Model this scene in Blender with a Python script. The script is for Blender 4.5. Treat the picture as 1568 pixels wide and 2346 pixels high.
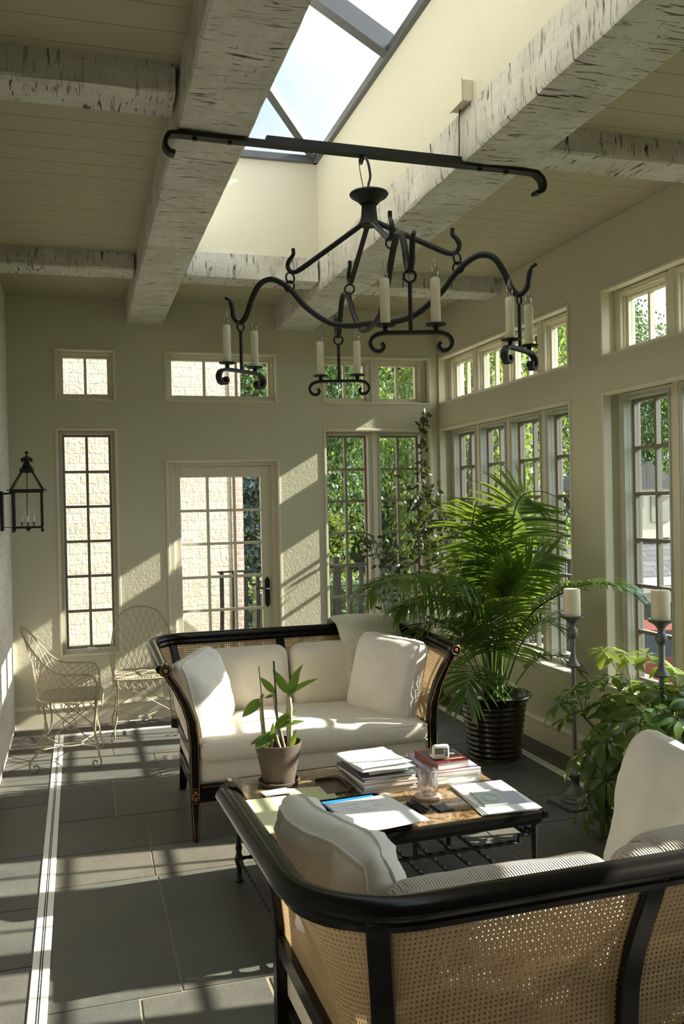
import bpy, bmesh, math, random
from mathutils import Vector, Matrix, noise as mnoise
C = bpy.context.scene.collection
SC = bpy.context.scene
PI = math.pi
for o in list(bpy.data.objects):
    bpy.data.objects.remove(o)

# ------------------------------------------------------------------ camera
cam_d = bpy.data.cameras.new('camera')
cam = bpy.data.objects.new('camera', cam_d)
C.objects.link(cam)
SC.camera = cam
cam_d.sensor_fit = 'VERTICAL'
cam_d.sensor_height = 36.0
cam_d.lens = 2048.9 / 2346 * 36.0
cam_d.clip_start = 0.05
cam_d.clip_end = 400
_yaw, _pit, _rol = 0.28787642, 0.00900533, 0.02153549
_f = Vector((math.sin(_yaw) * math.cos(_pit), math.cos(_yaw) * math.cos(_pit), -math.sin(_pit)))
_r = Vector((math.cos(_yaw), -math.sin(_yaw), 0))
_d = _f.cross(_r)
_R = math.cos(_rol) * _r + math.sin(_rol) * _d
_D = -math.sin(_rol) * _r + math.cos(_rol) * _d
cam.matrix_world = Matrix(((_R.x, -_D.x, -_f.x, 0), (_R.y, -_D.y, -_f.y, 0), (_R.z, -_D.z, -_f.z, 1.7), (0, 0, 0, 1)))

# ------------------------------------------------------------------ light, sky, exposure
SC.view_settings.view_transform = 'Standard'
SC.view_settings.look = 'None'
SC.view_settings.gamma = 1.0
SC.view_settings.use_curve_mapping = False
SC.view_settings.exposure = 0.0
sun_d = bpy.data.lights.new('sun', 'SUN')
sun_d.energy = 20.0
sun_d.angle = math.radians(0.53)
sun_d.color = (1.0, 0.935, 0.81)
sun = bpy.data.objects.new('sun', sun_d)
C.objects.link(sun)
SUN_DIR = Vector((-1.0, 0.115, -0.593)).normalized()
sun.rotation_euler = SUN_DIR.to_track_quat('-Z', 'Y').to_euler()
sun.location = (20, -2, 14)

world = bpy.data.worlds.new('sky')
SC.world = world
world.use_nodes = True
wn, wl = world.node_tree.nodes, world.node_tree.links
wn.clear()
w_out = wn.new('ShaderNodeOutputWorld')
w_bg = wn.new('ShaderNodeBackground')
SKY = 0.90
w_tc = wn.new('ShaderNodeTexCoord')
w_no = wn.new('ShaderNodeTexNoise')
w_no.inputs['Scale'].default_value = 2.2
w_no.inputs['Detail'].default_value = 7
w_no.inputs['Roughness'].default_value = 0.62
w_rp = wn.new('ShaderNodeValToRGB')
w_rp.color_ramp.elements[0].position = 0.40
w_rp.color_ramp.elements[0].color = (0.58, 0.82, 1.0, 1)
w_rp.color_ramp.elements[1].position = 0.60
w_rp.color_ramp.elements[1].color = (1.0, 0.99, 0.96, 1)
wl.new(w_tc.outputs['Generated'], w_no.inputs['Vector'])
wl.new(w_no.outputs['Fac'], w_rp.inputs['Fac'])
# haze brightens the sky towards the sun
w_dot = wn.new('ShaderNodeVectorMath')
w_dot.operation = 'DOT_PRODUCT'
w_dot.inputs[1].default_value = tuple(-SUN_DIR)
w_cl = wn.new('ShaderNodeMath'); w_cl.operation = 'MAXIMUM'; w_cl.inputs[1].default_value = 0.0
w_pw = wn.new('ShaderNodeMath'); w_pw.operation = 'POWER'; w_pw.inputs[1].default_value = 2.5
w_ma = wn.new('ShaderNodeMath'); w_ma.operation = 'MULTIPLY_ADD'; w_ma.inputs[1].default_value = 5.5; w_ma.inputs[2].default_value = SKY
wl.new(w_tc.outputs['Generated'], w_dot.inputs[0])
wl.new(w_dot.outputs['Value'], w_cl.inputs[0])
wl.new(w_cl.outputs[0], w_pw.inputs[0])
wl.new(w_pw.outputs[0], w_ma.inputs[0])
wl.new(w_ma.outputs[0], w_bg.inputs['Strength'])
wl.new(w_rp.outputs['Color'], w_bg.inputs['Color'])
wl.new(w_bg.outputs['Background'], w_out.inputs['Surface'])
SC.cycles.use_denoising = True
SC.cycles.max_bounces = 12
SC.cycles.diffuse_bounces = 5
SC.cycles.transparent_max_bounces = 24
SC.cycles.sample_clamp_indirect = 6.0
SC.cycles.caustics_reflective = False
SC.cycles.caustics_refractive = False

# ------------------------------------------------------------------ mesh helpers
class MB:
    def __init__(s):
        s.v, s.f, s.uv = [], [], []
        s.has_uv = False

    def add(s, vs, fs, uvs=None):
        b = len(s.v)
        s.v += [tuple(p) for p in vs]
        s.f += [tuple(i + b for i in q) for q in fs]
        if uvs:
            s.has_uv = True
            s.uv += uvs
        else:
            s.uv += [None] * len(fs)
        return s

    def bx(s, x0, x1, y0, y1, z0, z1):
        vs = [(x, y, z) for z in (z0, z1) for y in (y0, y1) for x in (x0, x1)]
        return s.add(vs, [(0, 2, 3, 1), (4, 5, 7, 6), (0, 1, 5, 4), (2, 6, 7, 3), (0, 4, 6, 2), (1, 3, 7, 5)])

    def box(s, c, size, rot=None):
        hx, hy, hz = size[0] / 2, size[1] / 2, size[2] / 2
        vs = [Vector((x, y, z)) for z in (-hz, hz) for y in (-hy, hy) for x in (-hx, hx)]
        if rot is not None:
            vs = [rot @ p for p in vs]
        c = Vector(c)
        return s.add([p + c for p in vs], [(0, 2, 3, 1), (4, 5, 7, 6), (0, 1, 5, 4), (2, 6, 7, 3), (0, 4, 6, 2), (1, 3, 7, 5)])

    def bar(s, a, b, w, t, up=(0, 0, 1)):
        """rectangular bar from a to b, w across, t along up"""
        a, b = Vector(a), Vector(b)
        d = (b - a).normalized()
        u = Vector(up)
        x = d.cross(u)
        if x.length < 1e-4:
            x = d.cross(Vector((1, 0, 0)))
        x.normalize()
        u = x.cross(d).normalized()
        vs = [p + x * (w / 2 * i) + u * (t / 2 * j) for p in (a, b) for j in (-1, 1) for i in (-1, 1)]
        return s.add(vs, [(0, 1, 3, 2), (4, 6, 7, 5), (0, 4, 5, 1), (2, 3, 7, 6), (0, 2, 6, 4), (1, 5, 7, 3)])

    def tube(s, pts, r, n=8, closed=False, up=None, ry=None, square=False):
        P = [Vector(p) for p in pts]
        N = len(P)
        rs = r if isinstance(r, (list, tuple)) else [r] * N
        k = 1.0 if ry is None else ry
        T = []
        for i in range(N):
            a = P[(i - 1) % N] if (closed or i > 0) else P[i]
            b = P[(i + 1) % N] if (closed or i < N - 1) else P[i]
            t = b - a
            T.append(t.normalized() if t.length > 1e-9 else Vector((0, 0, 1)))
        if up is None:
            u = Vector((0, 0, 1)) if abs(T[0].z) < 0.9 else Vector((1, 0, 0))
        else:
            u = Vector(up)
        vs = []
        for i in range(N):
            t = T[i]
            if up is not None:
                u2 = Vector(up)
                u2 = u2 - t * u2.dot(t)
                if u2.length > 0.05:
                    u = u2
                else:
                    u = u - t * u.dot(t)
            else:
                u = u - t * u.dot(t)
            u.normalize()
            x = t.cross(u)
            for j in range(n):
                a = 2 * PI * (j + (0.5 if square else 0)) / n
                q = 1.414 if square else 1.0
                vs.append(P[i] + x * (math.cos(a) * rs[i] * q) + u * (math.sin(a) * rs[i] * k * q))
        fs = []
        M = N if closed else N - 1
        for i in range(M):
            i2 = (i + 1) % N
            for j in range(n):
                j2 = (j + 1) % n
                fs.append((i * n + j, i * n + j2, i2 * n + j2, i2 * n + j))
        if not closed:
            fs.append(tuple(range(n))[::-1])
            fs.append(tuple((N - 1) * n + j for j in range(n)))
        return s.add(vs, fs)

    def lathe(s, prof, n=24, o=(0, 0, 0), cap0=True, cap1=True):
        vs, fs = [], []
        for r, z in prof:
            for j in range(n):
                a = 2 * PI * j / n
                vs.append((o[0] + r * math.cos(a), o[1] + r * math.sin(a), o[2] + z))
        for i in range(len(prof) - 1):
            for j in range(n):
                j2 = (j + 1) % n
                fs.append((i * n + j, i * n + j2, (i + 1) * n + j2, (i + 1) * n + j))
        if cap0:
            fs.append(tuple(range(n))[::-1])
        if cap1:
            fs.append(tuple((len(prof) - 1) * n + j for j in range(n)))
        return s.add(vs, fs)

    def grid(s, fn, nu, nv, uvs=(1, 1), flip=False, double=0):
        vs = [fn(i / nu, j / nv) for j in range(nv + 1) for i in range(nu + 1)]
        fs, uv = [], []
        for j in range(nv):
            for i in range(nu):
                a = j * (nu + 1) + i
                q = (a, a + 1, a + nu + 2, a + nu + 1)
                w = [(i / nu, j / nv), ((i + 1) / nu, j / nv), ((i + 1) / nu, (j + 1) / nv), (i / nu, (j + 1) / nv)]
                w = [(p[0] * uvs[0], p[1] * uvs[1]) for p in w]
                if flip:
                    q, w = q[::-1], w[::-1]
                fs.append(q)
                uv.append(w)
        return s.add(vs, fs, uv)

    def sphere(s, c, r, n=12, m=8, sz=1.0):
        prof = [(max(1e-4, r * math.sin(PI * i / m)), -r * sz * math.cos(PI * i / m)) for i in range(m + 1)]
        return s.lathe(prof, n, c)

    def roundbox(s, c, size, r, n=6, crown=0.0, rot=None, wr=0.0, seed=0.0):
        """soft box; crown puffs the z faces, wr adds cloth wrinkles"""
        hx, hy, hz = size[0] / 2, size[1] / 2, size[2] / 2
        r = min(r, hx, hy, hz)
        vid = {}
        vs, fs = [], []
        nx = max(4, int(n * max(1, hx / hz) * 0.8)); ny = max(4, int(n * max(1, hy / hz) * 0.8)); nz = max(3, n)
        nx, ny, nz = min(nx, 40), min(ny, 40), min(nz, 16)
        def vert(a, b, d):
            key = (a, b, d)
            if key in vid:
                return vid[key]
            p = Vector(((2 * a / nx - 1) * hx, (2 * b / ny - 1) * hy, (2 * d / nz - 1) * hz))
            q = Vector((max(-hx + r, min(hx - r, p.x)), max(-hy + r, min(hy - r, p.y)), max(-hz + r, min(hz - r, p.z))))
            dl = p - q
            if dl.length > 1e-9:
                p = q + dl.normalized() * r
            u, v_ = p.x / hx, p.y / hy
            p.z += (1 if p.z > 0 else -1) * abs(p.z) / hz * crown * max(0, (1 - u * u)) ** 0.7 * max(0, (1 - v_ * v_)) ** 0.7
            if wr:
                w = mnoise.noise(Vector((p.x * 5 + seed, p.y * 5, p.z * 5))) + 0.5 * mnoise.noise(Vector((p.x * 13 + seed, p.y * 13, p.z * 9)))
                p += Vector((p.x / hx * 0.3, p.y / hy * 0.3, p.z / hz)) * w * wr
            vid[key] = len(vs)
            vs.append(p)
            return vid[key]
        for d in (0, nz):
            for a in range(nx):
                for b in range(ny):
                    q = (vert(a, b, d), vert(a + 1, b, d), vert(a + 1, b + 1, d), vert(a, b + 1, d))
                    fs.append(q if d else q[::-1])
        for b in (0, ny):
            for a in range(nx):
                for d in range(nz):
                    q = (vert(a, b, d), vert(a + 1, b, d), vert(a + 1, b, d + 1), vert(a, b, d + 1))
                    fs.append(q[::-1] if b else q)
        for a in (0, nx):
            for b in range(ny):
                for d in range(nz):
                    q = (vert(a, b, d), vert(a, b + 1, d), vert(a, b + 1, d + 1), vert(a, b, d + 1))
                    fs.append(q if a else q[::-1])
        c = Vector(c)
        if rot is not None:
            vs = [rot @ p for p in vs]
        return s.add([p + c for p in vs], fs)

    def build(s, name, m, parent=None, smooth=40, bevel=0, solid=0, loc=None):
        me = bpy.data.meshes.new(name)
        me.from_pydata(s.v, [], s.f)
        if s.has_uv:
            ul = me.uv_layers.new(name='UVMap')
            k = 0
            buf = []
            for q, w in zip(s.f, s.uv):
                if w is None:
                    w = [(0, 0)] * len(q)
                for t in w:
                    buf += [t[0], t[1]]
            ul.data.foreach_set('uv', buf)
        me.update()
        if smooth:
            me.polygons.foreach_set('use_smooth', [True] * len(me.polygons))
            if smooth < 180:
                me.set_sharp_from_angle(angle=math.radians(smooth))
        if m is not None:
            me.materials.append(m)
        o = bpy.data.objects.new(name, me)
        C.objects.link(o)
        if parent is not None:
            o.parent = parent
        if loc is not None:
            o.location = loc
        if solid:
            md = o.modifiers.new('solid', 'SOLIDIFY')
            md.thickness = solid
            md.offset = 0
        if bevel:
            md = o.modifiers.new('bevel', 'BEVEL')
            md.width = bevel
            md.segments = 2
            md.limit_method = 'ANGLE'
            md.angle_limit = math.radians(50)
        return o


def tag(o, label, cat, group=None, kind=None):
    o['label'] = label
    o['category'] = cat
    if group:
        o['group'] = group
    if kind:
        o['kind'] = kind
    return o


def thing(name, label, cat, loc=(0, 0, 0), rz=0.0, group=None):
    o = bpy.data.objects.new(name, None)
    o.empty_display_size = 0.1
    C.objects.link(o)
    o.location = loc
    o.rotation_euler = (0, 0, rz)
    return tag(o, label, cat, group)


def struct(o, name=None):
    o['kind'] = 'structure'
    return o


def dup(root, loc=None, rz=None, label=None):
    r = root.copy()
    C.objects.link(r)
    if loc is not None:
        r.location = loc
    if rz is not None:
        r.rotation_euler = (0, 0, rz)
    if label:
        r['label'] = label
    for ch in list(root.children):
        c = ch.copy()
        C.objects.link(c)
        c.parent = r
        for g in list(ch.children):
            d = g.copy()
            C.objects.link(d)
            d.parent = c
    return r


def spline(pts, n=8):
    """Catmull-Rom through points"""
    P = [Vector(p) for p in pts]
    if len(P) < 3:
        return [P[0].lerp(P[-1], i / n) for i in range(n + 1)]
    out = []
    for i in range(len(P) - 1):
        p0 = P[i - 1] if i else P[0] * 2 - P[1]
        p1, p2 = P[i], P[i + 1]
        p3 = P[i + 2] if i + 2 < len(P) else P[-1] * 2 - P[-2]
        for k in range(n):
            t = k / n
            out.append(0.5 * ((2 * p1) + (p2 - p0) * t + (2 * p0 - 5 * p1 + 4 * p2 - p3) * t * t + (3 * p1 - p0 - 3 * p2 + p3) * t ** 3))
    out.append(P[-1])
    return out


def ringpts(c, r, n=16, ax='y', tilt=None):
    out = []
    for i in range(n):
        a = 2 * PI * i / n
        u, v = r * math.cos(a), r * math.sin(a)
        p = {'y': (u, 0, v), 'x': (0, u, v), 'z': (u, v, 0)}[ax]
        p = Vector(p)
        if tilt is not None:
            p = tilt @ p
        out.append(Vector(c) + p)
    return out


def lerp(a, b, t):
    return a + (b - a) * t


# ------------------------------------------------------------------ materials
class NT:
    def __init__(s, name):
        s.m = bpy.data.materials.new(name)
        s.m.use_nodes = True
        s.n, s.l = s.m.node_tree.nodes, s.m.node_tree.links
        s.n.clear()
        s.out = s.n.new('ShaderNodeOutputMaterial')

    def link(s, a, b):
        s.l.new(a, b)

    def coord(s, kind='Object', scale=(1, 1, 1), rot=(0, 0, 0)):
        tc = s.n.new('ShaderNodeTexCoord')
        mp = s.n.new('ShaderNodeMapping')
        mp.inputs['Scale'].default_value = scale
        mp.inputs['Rotation'].default_value = rot
        s.link(tc.outputs[kind], mp.inputs['Vector'])
        return mp.outputs['Vector']

    def noise(s, vec, scale=5, detail=4, rough=0.5, dist=0.0):
        nd = s.n.new('ShaderNodeTexNoise')
        nd.inputs['Scale'].default_value = scale
        nd.inputs['Detail'].default_value = detail
        nd.inputs['Roughness'].default_value = rough
        nd.inputs['Distortion'].default_value = dist
        if vec is not None:
            s.link(vec, nd.inputs['Vector'])
        return nd.outputs['Fac']

    def ramp(s, fac, stops):
        nd = s.n.new('ShaderNodeValToRGB')
        e = nd.color_ramp.elements
        while len(e) < len(stops):
            e.new(0.5)
        for i, (p, c) in enumerate(stops):
            e[i].position = p
            e[i].color = (c[0], c[1], c[2], 1) if not isinstance(c, (int, float)) else (c, c, c, 1)
        s.link(fac, nd.inputs['Fac'])
        return nd.outputs['Color']

    def mix(s, fac, a, b, mode='MIX'):
        nd = s.n.new('ShaderNodeMix')
        nd.data_type = 'RGBA'
        nd.blend_type = mode
        if isinstance(fac, (int, float)):
            nd.inputs[0].default_value = fac
        else:
            s.link(fac, nd.inputs[0])
        for v, i in ((a, 6), (b, 7)):
            if isinstance(v, (tuple, list)):
                nd.inputs[i].default_value = (v[0], v[1], v[2], 1)
            else:
                s.link(v, nd.inputs[i])
        return nd.outputs[2]

    def math(s, op, a, b=None, clamp=False):
        nd = s.n.new('ShaderNodeMath')
        nd.operation = op
        nd.use_clamp = clamp
        for i, v in enumerate((a, b)):
            if v is None:
                continue
            if isinstance(v, (int, float)):
                nd.inputs[i].default_value = v
            else:
                s.link(v, nd.inputs[i])
        return nd.outputs[0]

    def bump(s, h, strength=0.3, dist=0.01):
        nd = s.n.new('ShaderNodeBump')
        nd.inputs['Strength'].default_value = strength
        nd.inputs['Distance'].default_value = dist
        s.link(h, nd.inputs['Height'])
        return nd.outputs['Normal']

    def bsdf(s, color, rough=0.6, metal=0.0, spec=0.5, normal=None, **kw):
        b = s.n.new('ShaderNodeBsdfPrincipled')
        for key, v in (('Base Color', color), ('Roughness', rough), ('Metallic', metal), ('Specular IOR Level', spec)):
            if isinstance(v, (tuple, list)):
                b.inputs[key].default_value = (v[0], v[1], v[2], 1)
            elif isinstance(v, (int, float)):
                b.inputs[key].default_value = v
            else:
                s.link(v, b.inputs[key])
        for key, v in kw.items():
            b.inputs[key.replace('_', ' ')].default_value = v
        if normal is not None:
            s.link(normal, b.inputs['Normal'])
        return b.outputs[0]

    def done(s, sh):
        s.link(sh, s.out.inputs['Surface'])
        return s.m


def plain(name, color, rough=0.5, metal=0.0, spec=0.5, nscale=30, var=0.12, bump=0.0, bdist=0.002, **kw):
    t = NT(name)
    v = t.coord()
    n = t.noise(v, nscale, 4)
    c = t.mix(n, tuple(x * (1 - var) for x in color), tuple(min(1, x * (1 + var)) for x in color))
    nm = t.bump(t.noise(v, nscale * 3, 5, 0.6), bump, bdist) if bump else None
    return t.done(t.bsdf(c, rough, metal, spec, nm, **kw))


def wall_mat(name, color):
    t = NT(name)
    v = t.coord()
    n = t.noise(v, 1.7, 5, 0.6)
    c = t.mix(n, tuple(x * 0.94 for x in color), tuple(x * 1.05 for x in color))
    h = t.math('ADD', t.noise(v, 42, 4, 0.62, 0.8), t.math('MULTIPLY', t.noise(v, 130, 2), 0.35))
    return t.done(t.bsdf(c, 0.85, 0, 0.25, t.bump(h, 0.55, 0.006)))


def beam_mat(name, axis):
    """whitewash worn through to dark hewn wood, axis = beam length"""
    t = NT(name)
    along = {'x': (1.2, 9, 9), 'y': (9, 1.2, 9)}[axis]
    cross = {'x': (34, 5, 5), 'y': (5, 34, 5)}[axis]
    base = t.coord()
    g = t.noise(t.coord(scale=along), 3.0, 6, 0.7)
    big = t.noise(base, 3.2, 4, 0.6)
    cuts = t.noise(t.coord(scale=cross), 1.1, 3, 0.55, 1.2)
    cuts2 = t.noise(t.coord(scale=tuple(a * 2.3 for a in cross)), 0.9, 2, 0.5, 0.6)
    white = t.mix(g, (0.54, 0.52, 0.47), (0.80, 0.79, 0.75))
    grey = t.mix(t.ramp(big, [(0.42, 0.0), (0.70, 0.8)]), white, (0.46, 0.44, 0.39))
    dens = t.noise(base, 5.5, 3, 0.6)
    cm = t.math('MULTIPLY', t.ramp(cuts, [(0.34, 1.0), (0.40, 0.0)]), t.ramp(dens, [(0.38, 0.2), (0.55, 1.0)]))
    cm2 = t.math('MULTIPLY', t.ramp(cuts2, [(0.31, 0.9), (0.37, 0.0)]), t.ramp(dens, [(0.36, 0.25), (0.6, 0.9)]))
    m = t.math('MAXIMUM', cm, cm2)
    speck = t.ramp(t.noise(t.coord(scale=along), 7, 6, 0.8), [(0.30, 0.8), (0.37, 0.0)])
    m = t.math('MAXIMUM', m, speck)
    c = t.mix(m, grey, (0.085, 0.062, 0.045))
    h = t.math('SUBTRACT', t.math('MULTIPLY', g, 0.4), m)
    return t.done(t.bsdf(c, 0.75, 0, 0.25, t.bump(h, 0.7, 0.006)))


def glass_mat(name, tint=(1, 1, 1), refl=1.0):
    """thin clear pane: straight-through light plus a Schlick reflection"""
    t = NT(name)
    lw = t.n.new('ShaderNodeLayerWeight')
    lw.inputs['Blend'].default_value = 0.5
    fac = t.math('ADD', t.math('MULTIPLY', t.math('POWER', lw.outputs['Facing'], 5.0), 0.8 * refl), 0.035 * refl, True)
    tr = t.n.new('ShaderNodeBsdfTransparent')
    tr.inputs['Color'].default_value = (*tint, 1)
    gl = t.n.new('ShaderNodeBsdfGlossy')
    gl.inputs['Roughness'].default_value = 0.02
    mx = t.n.new('ShaderNodeMixShader')
    t.link(fac, mx.inputs[0])
    t.link(tr.outputs[0], mx.inputs[1])
    t.link(gl.outputs[0], mx.inputs[2])
    return t.done(mx.outputs[0])


def leaf_mat(name, c1, c2, trans=0.45, rough=0.4, nscale=8, trc=None):
    t = NT(name)
    v = t.coord()
    oi = t.n.new('ShaderNodeNewGeometry')
    n = t.math('ADD', t.math('MULTIPLY', t.noise(v, nscale, 3), 0.5), t.math('MULTIPLY', oi.outputs['Random Per Island'], 0.5))
    c = t.mix(n, c1, c2)
    p = t.bsdf(c, rough, 0, 0.5)
    tl = t.n.new('ShaderNodeBsdfTranslucent')
    t.link(t.mix(0.65, c, trc or (0.45, 0.62, 0.06)), tl.inputs['Color'])
    mx = t.n.new('ShaderNodeMixShader')
    mx.inputs[0].default_value = trans
    t.link(p, mx.inputs[1])
    t.link(tl.outputs[0], mx.inputs[2])
    return t.done(mx.outputs[0])


def fabric_mat(name, color, scale=260, bump=0.35, knit=False):
    t = NT(name)
    v = t.coord()
    n = t.noise(v, 9, 4)
    c = t.mix(n, tuple(x * 0.93 for x in color), tuple(min(1, x * 1.05) for x in color))
    w1 = t.n.new('ShaderNodeTexWave'); w1.inputs['Scale'].default_value = scale / 6.28; w1.bands_direction = 'X'
    w2 = t.n.new('ShaderNodeTexWave'); w2.inputs['Scale'].default_value = scale / 6.28; w2.bands_direction = 'Z'
    for w in (w1, w2):
        w.inputs['Distortion'].default_value = 1.2 if knit else 0.6
        w.inputs['Detail'].default_value = 1
        t.link(v, w.inputs['Vector'])
    h = t.math('ADD', t.math('ADD', w1.outputs['Fac'], w2.outputs['Fac']), t.math('MULTIPLY', t.noise(v, 60, 3), 0.6))
    if knit:
        c = t.mix(t.math('MULTIPLY', w1.outputs['Fac'], 0.35), c, tuple(x * 0.6 for x in color))
    return t.done(t.bsdf(c, 0.92, 0, 0.15, t.bump(h, bump, 0.003), Sheen_Weight=0.15))


def cane_mat(name):
    """woven cane: octagonal see-through holes between strands, in UV metres"""
    t = NT(name)
    tc = t.n.new('ShaderNodeTexCoord')
    sp = t.n.new('ShaderNodeSeparateXYZ')
    t.link(tc.outputs['UV'], sp.inputs[0])
    P = 0.0125
    def cell(sock, off=0.0):
        a = t.math('ADD', t.math('DIVIDE', sock, P), off)
        return t.math('ABSOLUTE', t.math('SUBTRACT', t.math('FRACT', a), 0.5))
    x, y = cell(sp.outputs[0]), cell(sp.outputs[1])
    cheb = t.math('MAXIMUM', x, y)
    diag = t.math('MULTIPLY', t.math('ADD', x, y), 0.72)
    d = t.math('MAXIMUM', cheb, diag)
    hole = t.math('LESS_THAN', d, 0.19)
    n = t.noise(t.coord('UV', (60, 60, 60)), 3, 4)
    c = t.mix(n, (0.46, 0.31, 0.155), (0.60, 0.435, 0.24))
    strand = t.ramp(d, [(0.20, 0.62), (0.36, 1.0)])
    c = t.mix(1.0, c, strand, 'MULTIPLY')
    sh = t.bsdf(c, 0.55, 0, 0.35, t.bump(d, 0.4, 0.002))
    tl = t.n.new('ShaderNodeBsdfTranslucent')
    t.link(c, tl.inputs['Color'])
    m0 = t.n.new('ShaderNodeMixShader'); m0.inputs[0].default_value = 0.25
    t.link(sh, m0.inputs[1]); t.link(tl.outputs[0], m0.inputs[2])
    tr = t.n.new('ShaderNodeBsdfTransparent')
    mx = t.n.new('ShaderNodeMixShader')
    t.link(hole, mx.inputs[0]); t.link(m0.outputs[0], mx.inputs[1]); t.link(tr.outputs[0], mx.inputs[2])
    return t.done(mx.outputs[0])


def brick_mat(name, c1, c2, mortar, bw, bh, ms, swap='XZ', bump=0.6, warp=0.0, bd=0.01):
    t = NT(name)
    tc = t.n.new('ShaderNodeTexCoord')
    sp = t.n.new('ShaderNodeSeparateXYZ')
    t.link(tc.outputs['Object'], sp.inputs[0])
    cb = t.n.new('ShaderNodeCombineXYZ')
    t.link(sp.outputs[{'X': 0, 'Y': 1, 'Z': 2}[swap[0]]], cb.inputs[0])
    t.link(sp.outputs[{'X': 0, 'Y': 1, 'Z': 2}[swap[1]]], cb.inputs[1])
    vec = cb.outputs[0]
    if warp:
        nn = t.n.new('ShaderNodeTexNoise'); nn.inputs['Scale'].default_value = 9
        t.link(vec, nn.inputs['Vector'])
        vm = t.n.new('ShaderNodeVectorMath'); vm.operation = 'MULTIPLY_ADD'
        vm.inputs[1].default_value = (warp, warp, 0)
        t.link(nn.outputs['Color'], vm.inputs[0]); t.link(vec, vm.inputs[2])
        vec = vm.outputs[0]
    b = t.n.new('ShaderNodeTexBrick')
    b.inputs['Scale'].default_value = 1.0
    b.inputs['Brick Width'].default_value = bw
    b.inputs['Row Height'].default_value = bh
    b.inputs['Mortar Size'].default_value = ms
    b.inputs['Mortar Smooth'].default_value = 0.3
    b.inputs['Color1'].default_value = (*c1, 1)
    b.inputs['Color2'].default_value = (*c2, 1)
    b.inputs['Mortar'].default_value = (*mortar, 1)
    t.link(vec, b.inputs['Vector'])
    v = t.coord()
    n = t.noise(v, 22, 5, 0.65)
    c = t.mix(t.ramp(n, [(0.35, 0.0), (0.7, 0.35)]), b.outputs['Color'], mortar)
    h = t.math('ADD', t.math('MULTIPLY', b.outputs['Fac'], -1.0), t.math('MULTIPLY', n, 0.5))
    return t.done(t.bsdf(c, 0.85, 0, 0.2, t.bump(h, bump, bd)))


M = {}
M['wall'] = wall_mat('wall stucco', (0.57, 0.545, 0.41))
M['well'] = wall_mat('well plaster', (0.68, 0.655, 0.555))
M['plank'] = plain('painted ceiling plank', (0.43, 0.395, 0.275), 0.6, nscale=5, var=0.05, bump=0.15)
M['beamx'] = beam_mat('whitewashed beam across', 'x')
M['beamy'] = beam_mat('whitewashed beam along', 'y')
M['trim'] = plain('painted trim', (0.66, 0.615, 0.48), 0.45, nscale=8, var=0.04)
M['sash'] = plain('taupe sash', (0.20, 0.178, 0.145), 0.5, nscale=10, var=0.05)
M['screen'] = plain('grey aluminium', (0.46, 0.46, 0.42), 0.45, nscale=10, var=0.04)
M['glass'] = glass_mat('window glass', (0.985, 0.995, 0.99))
M['brick'] = brick_mat('whitewashed brick', (0.80, 0.74, 0.66), (0.72, 0.62, 0.54), (0.78, 0.74, 0.67), 0.20, 0.07, 0.008, 'YZ', 1.0, 0.012)
M['iron'] = plain('wrought iron', (0.013, 0.013, 0.012), 0.5, 0.3, 0.4, nscale=40, var=0.3, bump=0.5, bdist=0.003)
M['darkmetal'] = plain('dark bronze frame', (0.10, 0.105, 0.115), 0.4, 0.3, nscale=10)
M['lacquer'] = plain('black lacquered wood', (0.009, 0.008, 0.007), 0.22, 0, 0.22, nscale=14, var=0.3)
M['gold'] = plain('gold inlay paint', (0.34, 0.17, 0.05), 0.45, 0.2)
M['linen'] = fabric_mat('cream linen', (0.76, 0.69, 0.57), 330)
M['damask'] = fabric_mat('white cotton', (0.78, 0.74, 0.67), 600, 0.12)
M['knit'] = fabric_mat('cream knit', (0.74, 0.68, 0.53), 170, 0.8)
M['tweed'] = fabric_mat('oatmeal knit', (0.60, 0.53, 0.44), 280, 0.9, knit=True)
M['cane'] = cane_mat('woven cane')
M['wax'] = plain('ivory candle sleeve', (0.70, 0.64, 0.44), 0.5, nscale=25, var=0.08, bump=0.2)
t = NT('pillar wax')
M['pillar'] = t.done(t.bsdf(t.mix(t.noise(t.coord(), 12), (0.72, 0.66, 0.50), (0.78, 0.72, 0.56)), 0.45, 0, 0.4, Subsurface_Weight=0.3, Subsurface_Scale=0.03))
M['bulb'] = glass_mat('bulb glass', (0.90, 0.90, 0.88), 3.2)
M['white'] = plain('white plastic', (0.78, 0.78, 0.75), 0.4, var=0.03)
M['paper'] = plain('white paper', (0.80, 0.79, 0.77), 0.8, var=0.02)
M['track'] = plain('white track', (0.74, 0.72, 0.68), 0.4, var=0.04)
M['black'] = plain('black', (0.012, 0.012, 0.013), 0.4)
M['soil'] = plain('dark soil', (0.03, 0.02, 0.013), 0.9, nscale=60, var=0.5, bump=0.8)
M['palm'] = leaf_mat('palm leaflet', (0.016, 0.052, 0.014), (0.05, 0.13, 0.026), 0.34, 0.27, 2.5)
M['palmb'] = leaf_mat('young palm leaflet', (0.07, 0.17, 0.025), (0.16, 0.30, 0.04), 0.5, 0.35, 2.5)
M['stem'] = plain('green stem', (0.09, 0.14, 0.035), 0.5, nscale=12)
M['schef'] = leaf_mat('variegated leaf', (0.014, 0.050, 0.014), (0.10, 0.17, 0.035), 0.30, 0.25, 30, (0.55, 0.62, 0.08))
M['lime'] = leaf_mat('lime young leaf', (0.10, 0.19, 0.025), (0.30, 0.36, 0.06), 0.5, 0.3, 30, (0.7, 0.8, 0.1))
M['vine'] = leaf_mat('dark vine leaf', (0.014, 0.017, 0.008), (0.042, 0.040, 0.018), 0.10, 0.28, 12)
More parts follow.
